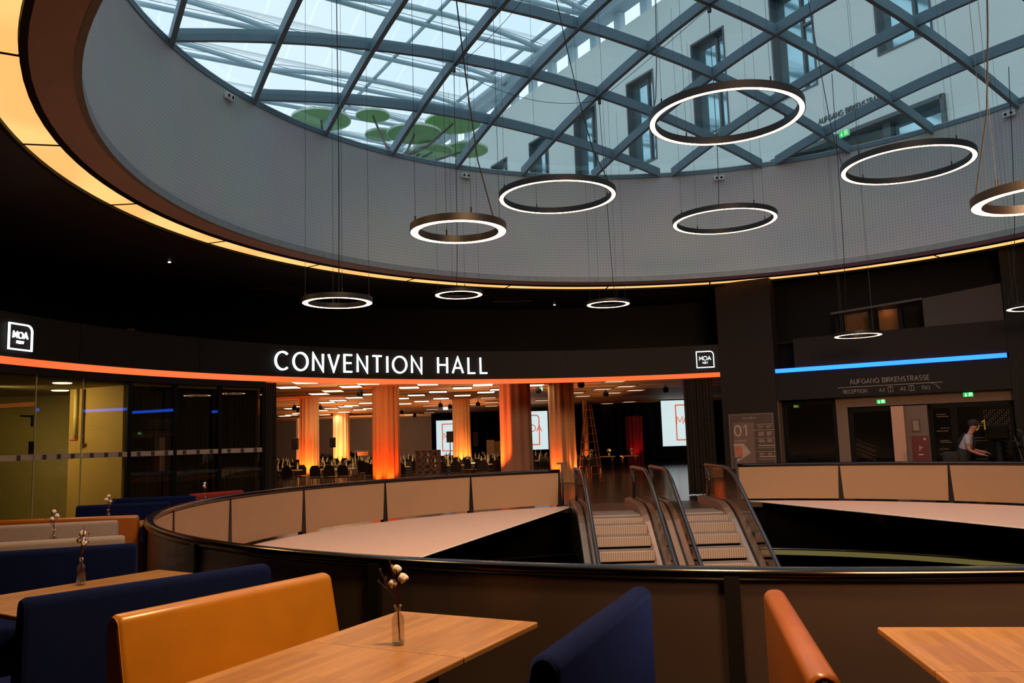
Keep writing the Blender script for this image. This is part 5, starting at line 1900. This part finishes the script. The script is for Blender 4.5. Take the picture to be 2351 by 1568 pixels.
# ceiling bits: pin lights, sensor, vents
pl0 = None
for px, py, lb in ((389, 602, 'tiny white pin light in the dark ceiling at the far left'), (1273, 700, 'tiny white pin light in the dark ceiling right of centre, farthest away'),
                   (1670, 669, 'tiny white pin light in the dark ceiling above the right MOA logo'), (2116, 638, 'tiny white pin light in the dark ceiling at the far right')):
    q = atz(px, py, 5.79)
    if pl0 is None:
        pl0 = thing('pin_light', lb, 'ceiling light', (q.x, q.y, 5.795), 0, 'pin lights in the dark ceiling')
        MB().lathe([(0, -0.012), (0.03, -0.012), (0.03, 0), (0, 0)], 12).build('lens', emat('pin_lens', (0.9, 0.95, 1.0), 8.0), pl0)
        MB().lathe([(0.03, 0), (0.05, -0.006), (0.05, 0), (0.03, 0)], 16).build('bezel', m_black, pl0)
    else:
        dup(pl0, (q.x, q.y, 5.795), 0, lb)
q = atz(1316, 720, 5.7)
tag(MB().rbox((q.x, q.y, q.z), (0.16, 0.1, 0.14), 0.01, 1).build('ceiling_sensor', mat('grey_sensor', '#5c504c', 0.6)), 'small grey sensor box under the dark ceiling beside the farthest ring lamp', 'sensor')
q = aty(300, 757, 17.6)
tag(MB().rbox((q.x, q.y + 0.0, q.z), (0.14, 0.08, 0.05), 0.01, 1).build('camera_box', MATS['grey_sensor']), 'small grey box on top of the fascia at the far left', 'sensor')
for px, py, s_, lb in ((650, 677, (1.3, 2.0), 'pale grey ceiling flap above the ring over CONVENTION'), (1178, 699, (1.2, 1.1), 'faint grey ceiling flap right of the small centre ring')):
    q = atz(px, py, 5.78)
    tag(MB().box((q.x, q.y, 5.785), (s_[0], s_[1], 0.02)).build('ceiling_flap', mat('grey_ceiling_flap', '#4a4744', 0.6)), lb, 'ceiling panel', 'grey flaps in the dark ceiling')

# ------------------------------------------------------------------ person near the doors (skin figure)
def skin_figure(name, chain, material, parent, sub=2, loc=(0, 0, 0)):
    """chain: dict joint->(pos, radius), edges list"""
    joints, edges, root = chain
    names = list(joints)
    me = bpy.data.meshes.new(name)
    me.from_pydata([joints[n][0] for n in names], [(names.index(a), names.index(c)) for a, c in edges], [])
    me.materials.append(material)
    o = bpy.data.objects.new(name, me)
    COL.objects.link(o)
    if parent is not None: o.parent = parent
    sk = o.modifiers.new('skin', 'SKIN')
    sk.use_smooth_shade = True
    if not me.skin_vertices:
        bm = bmesh.new(); bm.from_mesh(me); bm.verts.layers.skin.verify(); bm.to_mesh(me); bm.free()
    for i, n in enumerate(names):
        r = joints[n][1]
        me.skin_vertices[0].data[i].radius = (r, r) if not isinstance(r, tuple) else r
        me.skin_vertices[0].data[i].use_root = (n == root)
    ss = o.modifiers.new('sub', 'SUBSURF')
    ss.levels = sub
    ss.render_levels = sub
    return o
s_p, _ = onw(2207, 1000, 0.75)
pp = wp(s_p, 0, 0.75)
per = thing('person', 'person in a dark cap, white shirt and dark dungarees bending forward near the right doors', 'person', pp, WZ)
m_skin = mat('skin', '#a8705a', 0.6, var=0.04)
m_shirt = mat('white_shirt', '#95909a', 0.8, var=0.05)
m_dung = mat('dark_dungarees', '#1b1718', 0.85, var=0.1)
# local: x right along the wall (walking direction), y into the wall, z up.  leaning forward to +x
J = {'pelvis': ((0, 0, 0.93), 0.15), 'waist': ((0.03, 0, 1.08), 0.135), 'chest': ((0.11, 0, 1.31), 0.155), 'neckb': ((0.17, 0, 1.46), 0.075), 'neck': ((0.20, 0, 1.52), 0.055),
     'headb': ((0.24, 0, 1.58), 0.07), 'head': ((0.27, 0, 1.65), 0.095), 'headt': ((0.28, 0, 1.72), 0.075),
     'hipL': ((-0.02, -0.1, 0.88), 0.095), 'kneeL': ((0.08, -0.11, 0.48), 0.062), 'ankL': ((-0.10, -0.11, 0.09), 0.042), 'toeL': ((0.06, -0.12, 0.03), 0.035),
     'hipR': ((-0.02, 0.1, 0.88), 0.095), 'kneeR': ((0.14, 0.11, 0.50), 0.062), 'ankR': ((0.20, 0.11, 0.09), 0.042), 'toeR': ((0.36, 0.12, 0.03), 0.035),
     'shL': ((0.13, -0.18, 1.40), 0.065), 'elL': ((0.14, -0.23, 1.12), 0.045), 'wrL': ((0.34, -0.17, 1.02), 0.03), 'haL': ((0.41, -0.15, 1.01), 0.032),
     'shR': ((0.13, 0.18, 1.40), 0.065), 'elR': ((0.18, 0.22, 1.12), 0.045), 'wrR': ((0.38, 0.15, 1.06), 0.03), 'haR': ((0.45, 0.13, 1.05), 0.032)}
Ed = [('pelvis', 'waist'), ('waist', 'chest'), ('chest', 'neckb'), ('neckb', 'neck'), ('neck', 'headb'), ('headb', 'head'), ('head', 'headt'), ('pelvis', 'hipL'), ('hipL', 'kneeL'), ('kneeL', 'ankL'),
      ('ankL', 'toeL'), ('pelvis', 'hipR'), ('hipR', 'kneeR'), ('kneeR', 'ankR'), ('ankR', 'toeR'), ('chest', 'shL'), ('shL', 'elL'), ('elL', 'wrL'), ('wrL', 'haL'), ('chest', 'shR'), ('shR', 'elR'), ('elR', 'wrR'), ('wrR', 'haR')]
for sd, sg in (('L', -1), ('R', 1)):
    hx, hy, hz = J['ha' + sd][0]
    for k, (dy, ln) in enumerate(((-0.026, 0.055), (-0.009, 0.065), (0.009, 0.062), (0.026, 0.05))):
        J['f%s%d' % (sd, k)] = ((hx + 0.03, hy + dy, hz - 0.01), 0.009)
        J['g%s%d' % (sd, k)] = ((hx + 0.03 + ln, hy + dy * 1.2, hz - 0.035), 0.0075)
        Ed += [('ha' + sd, 'f%s%d' % (sd, k)), ('f%s%d' % (sd, k), 'g%s%d' % (sd, k))]
    J['th' + sd] = ((hx + 0.02, hy - sg * 0.045, hz + 0.005), 0.01)
    Ed.append(('ha' + sd, 'th' + sd))
skin_figure('body', (J, Ed, 'pelvis'), m_skin, per, 1)
Js = {'a': ((0.0, 0, 0.98), 0.16), 'b': ((0.04, 0, 1.12), 0.155), 'c': ((0.11, 0, 1.32), 0.178), 'd': ((0.16, 0, 1.45), 0.10), 'L': ((0.13, -0.185, 1.405), 0.082), 'L2': ((0.14, -0.22, 1.2), 0.068),
      'R': ((0.13, 0.185, 1.405), 0.082), 'R2': ((0.16, 0.21, 1.2), 0.068)}
skin_figure('shirt', (Js, [('a', 'b'), ('b', 'c'), ('c', 'd'), ('c', 'L'), ('L', 'L2'), ('c', 'R'), ('R', 'R2')], 'a'), m_shirt, per, 1)
Jt = {'bib': ((0.07, 0, 1.2), 0.165), 'a': ((0.02, 0, 1.08), 0.19), 'p': ((0, 0, 0.93), 0.178), 'hL': ((-0.02, -0.1, 0.85), 0.118), 'kL': ((0.10, -0.11, 0.48), 0.085), 'aL': ((-0.10, -0.11, 0.12), 0.07),
      'hR': ((-0.02, 0.1, 0.85), 0.118), 'kR': ((0.16, 0.11, 0.50), 0.085), 'aR': ((0.20, 0.11, 0.12), 0.07)}
skin_figure('dungarees', (Jt, [('bib', 'a'), ('a', 'p'), ('p', 'hL'), ('hL', 'kL'), ('kL', 'aL'), ('p', 'hR'), ('hR', 'kR'), ('kR', 'aR')], 'p'), m_dung, per, 1)
b = MB()
for sy_ in (-0.09, 0.09):
    b.tube([(-0.12, sy_, 1.12), (-0.06, sy_, 1.32), (0.06, sy_, 1.485), (0.20, sy_, 1.46), (0.27, sy_ * 0.9, 1.28), (0.21, sy_ * .9, 1.1)], 0.018, 6)
b.build('straps', m_dung, per, smooth=True)
b = MB().sphere((0.265, 0, 1.71), 0.108, 16, 10, (1.1, 0.95, 0.85)).rbox((0.39, 0, 1.69), (0.14, 0.15, 0.015), 0.006, 1)
b.build('cap', m_dung, per, smooth=False)
MB().sphere((0.365, 0, 1.62), 0.016, 8, 6, (1.2, 0.8, 1.4)).build('nose', m_skin, per, smooth=True)
b = MB().sphere((0.35, -0.035, 1.65), 0.01, 8, 6).sphere((0.35, 0.035, 1.65), 0.01, 8, 6).box((0.355, 0, 1.585), (0.012, 0.045, 0.008))
b.build('eyes_and_mouth', mat('dark_eye', '#2a1612', 0.4), per)
b = MB().sphere((0.26, -0.098, 1.63), 0.024, 8, 6, (1, 0.4, 1.4)).sphere((0.26, 0.098, 1.63), 0.024, 8, 6, (1, 0.4, 1.4))
b.build('ears', m_skin, per, smooth=True)
bag = thing('shoulder_bag', 'dark bag slung at the hip of the person in the cap', 'bag', wp(s_p - 0.24, 0.86, 0.88), WZ)
MB().rbox((0, 0, 0.08), (0.34, 0.18, 0.3), 0.06, 3).build('bag_body', m_dung, bag, smooth=True)
MB().tube([(0.05, 0, 0.2), (0.2, -0.03, 0.42), (0.34, -0.02, 0.66)], 0.012, 6).build('bag_strap', m_black, bag)
# dark equipment stand beside the person, and the plant at the right edge
s_q, _ = onw(2292, 1000, 0.6)
q = wp(s_q, 0, 0.6)
t = thing('display_stand', 'dark hooded monitor on a thick stand at the far right before the door', 'stand', q, WZ)
MB().rbox((0, 0, 1.5), (0.44, 0.25, 0.34), 0.03, 2).build('monitor', m_black, t)
MB().rbox((0, -0.14, 1.5), (0.38, 0.01, 0.28), 0.004, 1).build('screen', m_dkglass, t)
MB().tube([(0, 0, 0.05), (0, 0, 1.35)], [0.13, 0.1], 10).build('column', m_black, t, smooth=True)
MB().rbox((0, 0, 0.03), (0.6, 0.45, 0.06), 0.01, 1).build('base', m_black, t)
s_q, _ = onw(2350, 1000, 0.9)
q = wp(s_q, 0, 0.9)
t = thing('potted_plant', 'dark leafy potted plant cut off by the right edge above the railing', 'plant', q, 0)
MB().lathe([(0, 0), (0.18, 0), (0.24, 0.45), (0, 0.45)], 16).build('pot', m_black, t)
b = MB()
rr = random.Random(5)
for k in range(70):
    a, l, h0 = rr.uniform(0, 6.28), rr.uniform(0.1, 0.38), rr.uniform(0.5, 1.5)
    c = Vector((l * math.cos(a), l * math.sin(a), h0))
    d1_ = Vector((math.cos(a), math.sin(a), rr.uniform(-0.3, 0.6))).normalized()
    sd = d1_.cross(Vector((0, 0, 1))).normalized() * 0.05
    b.add([c - d1_ * 0.02, c + d1_ * 0.08 + sd, c + d1_ * 0.2, c + d1_ * 0.08 - sd], [(0, 1, 2, 3)])
b.build('leaves', mat('dark_leaf', '#26301f', 0.6), t)
b = MB()
for k in range(6):
    a = k * 1.05
    b.tube([(0, 0, 0.4), (0.08 * math.cos(a), 0.08 * math.sin(a), 0.9), (0.2 * math.cos(a), 0.2 * math.sin(a), 1.4)], 0.01, 5)
b.build('stems', MATS['dark_mauve_bark'], t)

# ------------------------------------------------------------------ cafe booths
m_yel = mat('ochre_leather', '#b8751c', 0.33, var=0.08, scale=5, bump=0.05, coat=0.1)
m_org = mat('orange_leather', '#a3581b', 0.36, var=0.08, scale=5, bump=0.05, coat=0.1)
m_navy = mat('navy_velvet', '#0c1438', 0.95, var=0.12, scale=12, sheen=0.13, spec=0.08)
m_grey = mat('grey_velvet', '#978580', 0.9, var=0.06, scale=12, sheen=0.1)
m_red = mat('rust_red_leather', '#8a2410', 0.6, var=0.06, spec=0.2)
m_plinth = mat('black_plinth', '#0d0b0b', 0.6)
def bench(label, far, near, seat_dir, material, z1=0.93, t_top=0.10, t_bot=0.19, seat=0.46, inset=0.0, group='upholstered booth benches'):
    """far/near: plan points of the back's top rear edge; seat_dir +1 seat on the right hand of far->near... """
    far, near = Vector((*far, 0)), Vector((*near, 0))
    d = near - far
    L = d.length
    ang = math.atan2(d.y, d.x)
    t = thing('booth_bench', label, 'bench', (far.x, far.y, 0), ang, group)
    s = seat_dir
    # backrest: extruded profile in (y,z)
    rr_ = t_top * 0.42
    prof = [(0, 0.06), (0, 0.5)]
    prof += [(rr_ - rr_ * math.cos(rad(a)), z1 - rr_ + rr_ * math.sin(rad(a))) for a in (0, 18, 36, 54, 72, 90)]
    prof += [(t_top - rr_ + rr_ * math.sin(rad(a)), z1 - rr_ + rr_ * math.cos(rad(a))) for a in (0, 18, 36, 54, 72, 90)]
    prof += [(t_bot, 0.46), (t_bot, 0.06)]
    ex = [(0.0, 0.024), (0.004, 0.014), (0.012, 0.006), (0.028, 0.0), (L - 0.028, 0.0), (L - 0.012, 0.006), (L - 0.004, 0.014), (L, 0.024)]
    cy, cz = t_top / 2, z1 / 2
    vs, fs = [], []
    n = len(prof)
    for x, ins in ex:
        for y, z in prof:
            yy = y + (ins if y < cy else -ins) * (1 if abs(y - cy) > 0.01 else 0)
            zz = z - (ins if z > z1 - 0.06 else 0)
            vs.append((x, yy * s, zz))
    for i in range(len(ex) - 1):
        for j in range(n):
            fs.append((i * n + j, i * n + (j + 1) % n, (i + 1) * n + (j + 1) % n, (i + 1) * n + j))
    fs += [tuple(range(n)), tuple((len(ex) - 1) * n + j for j in range(n))]
    MB().add(vs, fs).build('backrest', material, t, smooth=True, angle=38)
    MB().rbox((L / 2 + inset / 2, s * (t_bot + seat / 2), 0.38), (L - 0.01 - inset, seat, 0.17), 0.035, 3).build('seat_cushion', material, t, smooth=True, angle=50)
    MB().box((L / 2 + inset / 2, s * (t_bot + seat / 2 - 0.03), 0.15), (L - 0.06 - inset, seat + 0.02, 0.3)).build('plinth', m_plinth, t)
    # seams on the two ends
    for xx in (0.006, L - 0.006):
        MB().tube([(xx, s * (y_ + (0.012 if y_ < t_top / 2 else -0.012)), z_ - (0.012 if z_ > z1 - 0.06 else 0)) for y_, z_ in prof[1:-1]], 0.004, 5).build('piping', material, t)
    return t
bench('ochre leather booth bench in the left foreground beside the near wooden table', (-1.15, 4.92), (-1.86, 3.83), 1, m_yel)
bench('navy velvet booth bench back directly behind the ochre leather bench', (-1.50, 5.16), (-2.42, 4.16), -1, m_navy, 0.95, 0.12)
bench('navy velvet booth bench at the left edge behind the second table with cotton stems', (-3.06, 6.80), (-4.3, 6.38), 1, m_navy, 0.93, 0.11)
bench('light grey velvet booth bench back just behind the left-edge navy bench', (-3.43, 7.36), (-4.9, 6.85), -1, m_grey)
bench('light grey velvet booth bench back farther away, in front of the orange leather one', (-4.30, 9.10), (-5.9, 8.75), 1, m_grey)
bench('orange leather booth bench back behind the two light grey ones', (-4.36, 9.66), (-6.05, 9.45), -1, m_org, inset=0.3)
bench('navy velvet booth bench farther back beside the curve of the handrail', (-4.98, 12.08), (-6.16, 11.78), 1, m_navy)
bench('navy velvet booth bench farthest back, before the dark curtain glass', (-5.0, 13.06), (-6.2, 12.83), -1, m_navy, 0.95)
bench('rust red booth bench peeking over the handrail at the back left', (-4.98, 15.35), (-5.62, 14.5), -1, m_red, 0.90)
bench('navy blue velvet booth bench right of the near wooden table, seen end-on', (0.64, 4.12), (0.12, 2.85), -1, m_navy, 0.93, 0.11)
bench('orange leather booth bench back in the right foreground, seen end-on', (1.13, 3.97), (0.85, 2.58), 1, m_org, 0.93, 0.10)

# wooden tables
M = bpy.data.materials.new('oiled_butcher_block')
M.use_nodes = True
nt = M.node_tree
p = nt.nodes['Principled BSDF']
p.inputs['Roughness'].default_value = 0.3
p.inputs['Coat Weight'].default_value = 0.3
p.inputs['Coat Roughness'].default_value = 0.2
tc = nt.nodes.new('ShaderNodeTexCoord')
bk = nt.nodes.new('ShaderNodeTexBrick')
bk.inputs['Color1'].default_value = (*lin('#b98449'), 1)
bk.inputs['Color2'].default_value = (*lin('#a26e37'), 1)
bk.inputs['Mortar'].default_value = (*lin('#965f2e'), 1)
bk.inputs['Scale'].default_value = 1.0
bk.inputs['Mortar Size'].default_value = 0.0008
bk.inputs['Brick Width'].default_value = 0.55
bk.inputs['Row Height'].default_value = 0.05
nt.links.new(tc.outputs['Object'], bk.inputs['Vector'])
nz = nt.nodes.new('ShaderNodeTexNoise')
mp = nt.nodes.new('ShaderNodeMapping')
mp.inputs['Scale'].default_value = (3, 40, 3)
nt.links.new(tc.outputs['Object'], mp.inputs['Vector'])
nt.links.new(mp.outputs['Vector'], nz.inputs['Vector'])
nz.inputs['Scale'].default_value = 1.5
mx = nt.nodes.new('ShaderNodeMixRGB'); mx.blend_type = 'OVERLAY'; mx.inputs['Fac'].default_value = 0.28
nt.links.new(bk.outputs['Color'], mx.inputs['Color1']); nt.links.new(nz.outputs['Fac'], mx.inputs['Color2'])
nt.links.new(mx.outputs['Color'], p.inputs['Base Color'])
m_wood = M
def booth_table(label, cx, cy, L, Wd, ang):
    t = thing('booth_table', label, 'table', (cx, cy, 0), ang, 'wooden booth tables')
    MB().rbox((0, 0, 0.735), (L, Wd, 0.03), 0.006, 2).build('table_top', m_wood, t)
    MB().box((0, 0, 0.70), (L * 0.6, Wd * 0.6, 0.03)).build('top_bracket', m_plinth, t)
    MB().rbox((0, 0, 0.36), (0.08, 0.08, 0.68), 0.01, 1).build('pedestal', m_plinth, t)
    MB().rbox((0, 0, 0.015), (0.42, 0.42, 0.03), 0.008, 1).build('base_plate', m_plinth, t)
    return t
TA = math.atan2(0.889, 0.458)
td = Vector((math.cos(TA), math.sin(TA), 0))
tn = Vector((td.y, -td.x, 0))
P_far_left = Vector((-0.66, 4.64, 0))
WT = 0.84
L1 = 0.72
c1 = P_far_left + tn * WT / 2 - td * L1 / 2
booth_table('wooden booth table in the centre foreground, far half under the cotton vase', c1.x, c1.y, L1 - 0.004, WT, TA)
c2 = c1 - td * (L1 / 2 + 0.45)
booth_table('wooden booth table in the centre foreground, near half cut off by the picture bottom', c2.x, c2.y, 0.9 - 0.004, WT, TA)
# right table: left edge (1.63,3.92)-(1.53,3.17)
TB = math.atan2(0.75, 0.10)
td2 = Vector((math.cos(TB), math.sin(TB), 0))
tn2 = Vector((td2.y, -td2.x, 0))
q = Vector((1.63, 3.93, 0)) + tn2 * WT / 2 - td2 * 0.36
booth_table('wooden booth table at the right foreground edge, far half', q.x, q.y, 0.716, WT, TB)
q = q - td2 * 0.72
booth_table('wooden booth table at the right foreground edge, near half', q.x, q.y, 0.716, WT, TB)
# tables farther back on the left
TC = math.atan2(2.25, 2.3) + 0.0
q = Vector((-2.9, 5.6, 0))
t2 = booth_table('wooden booth table in the second row, with tall cotton stems', -2.80, 5.66, 1.45, 0.88, rad(56))
booth_table('wooden booth table in the third row between the two light grey benches', -4.65, 8.15, 1.3, 0.75, rad(17))
booth_table('wooden booth table in the fourth row between the orange and navy benches', -5.47, 10.70, 1.5, 0.75, rad(10))
booth_table('wooden booth table in the fifth row, before the rust red bench', -5.7, 13.75, 1.0, 0.6, rad(30))

# little bottles with cotton stems
m_clear = glass('clear_bottle_glass', (0.93, 0.92, 0.90), 1.0, 0.0)
m_cotton = mat('cotton_fluff', '#efe2e0', 0.95, var=0.05, scale=30, bump=0.4)
m_husk = mat('brown_husk', '#3a1a14', 0.8)
m_stem = mat('dark_red_stem', '#4a1614', 0.7)
def vase(label, loc, rz=0.0, sc=1.0, H=0.2):
    t = thing('cotton_vase', label, 'vase', loc, rz, 'little bottles with cotton stems')
    t.scale = (sc, sc, sc)
    MB().lathe([(0.0, 0.002), (0.031, 0.002), (0.034, 0.008), (0.034, 0.115), (0.028, 0.142), (0.015, 0.160), (0.0145, 0.180), (0.018, 0.182), (0.018, 0.188),
                (0.0125, 0.188), (0.0125, 0.162), (0.026, 0.14), (0.031, 0.114), (0.031, 0.010), (0.0, 0.008)], 24).build('bottle', m_clear, t, smooth=True)
    MB().lathe([(0, 0.009), (0.0295, 0.009), (0.0295, 0.018), (0, 0.018)], 20).build('water', mat('bright_water', '#d9c7a0', 0.1, coat=1), t)
    b = MB()
    b.tube([(0.008, 0.0, 0.015), (0.004, 0, 0.1), (0.0, 0, 0.2), (0.0, 0.005, 0.28), (-0.004, 0.0, 0.34)], [0.0045, 0.0042, 0.004, 0.0045, 0.003], 6)
    b.tube([(0, 0, 0.25), (-0.015, 0.01, 0.33), (-0.035, 0.01, 0.40), (-0.045, 0.01, 0.455)], [0.004, 0.004, 0.003, 0.001], 6)
    b.build('stem', m_stem, t, smooth=True)
    b = MB()
    for dx, dy, dz in ((-0.09, 0.0, 0.385), (-0.062, 0.01, 0.34), (-0.10, 0.01, 0.325)):
        b.tube([(0, 0, 0.22), (dx * 0.5, dy, 0.28), (dx, dy, dz)], 0.0014, 4)
        b.sphere((dx, dy, dz), 0.006, 6, 5, (0.8, 0.8, 1.6))
    b.build('dry_twig', mat('dry_twig', '#5d4640', 0.8), t)
    for k, (dx, dy, dz, r) in enumerate(((-0.004, 0, 0.385, 0.024), (0.028, -0.005, 0.338, 0.027), (-0.026, 0.0, 0.312, 0.023))):
        o = MB().sphere((dx, dy, dz), r, 12, 9, (1.0, 0.95, 0.95), 0.13).build('cotton_boll', m_cotton, t, smooth=True)
        b = MB()
        for j in range(4):
            a = j * PI / 2 + k
            b.tube([(dx, dy, dz - r * 0.95), (dx + r * 0.8 * math.cos(a), dy + r * 0.8 * math.sin(a), dz - r * 0.6), (dx + r * 1.08 * math.cos(a), dy + r * 1.08 * math.sin(a), dz + r * 0.1)], [0.005, 0.005, 0.001], 5)
        b.build('husk', m_husk, o)
    MB().sphere((-0.028, 0.005, 0.40), 0.007, 7, 5, (1, 1, 1.5)).build('yellow_bud', mat('yellow_bud', '#c9951c', 0.7), t)
    for bx_ in (0.012, -0.014):
        MB().sphere((bx_, 0, 0.196), 0.0085, 8, 6).build('pale_bead', mat('pale_bead', '#d9b8a0', 0.6), t)
    return t
vase('little bottle with cotton stems on the near wooden table', (-0.555, 3.87, 0.752), 0.1, 0.86)
vase('little bottle with tall cotton stems on the second-row table, left', (-3.03, 5.87, 0.752), 2.6, 0.9)
for px_, top_, y_, lb, rz_ in ((125, 1186, 8.15, 'little bottle with cotton stems between the two light grey benches', 1.2),
                         (249, 1146, 10.75, 'little bottle with cotton stems behind the orange leather bench', 4.0),
                         (470, 1119, 13.85, 'little bottle with cotton stems before the rust red bench, farthest away', 5.0)):
    q = aty(px_, top_, y_)
    vase(lb, (q.x, y_, 0.752), rz_, max(0.9, (q.z - 0.752) / 0.43))
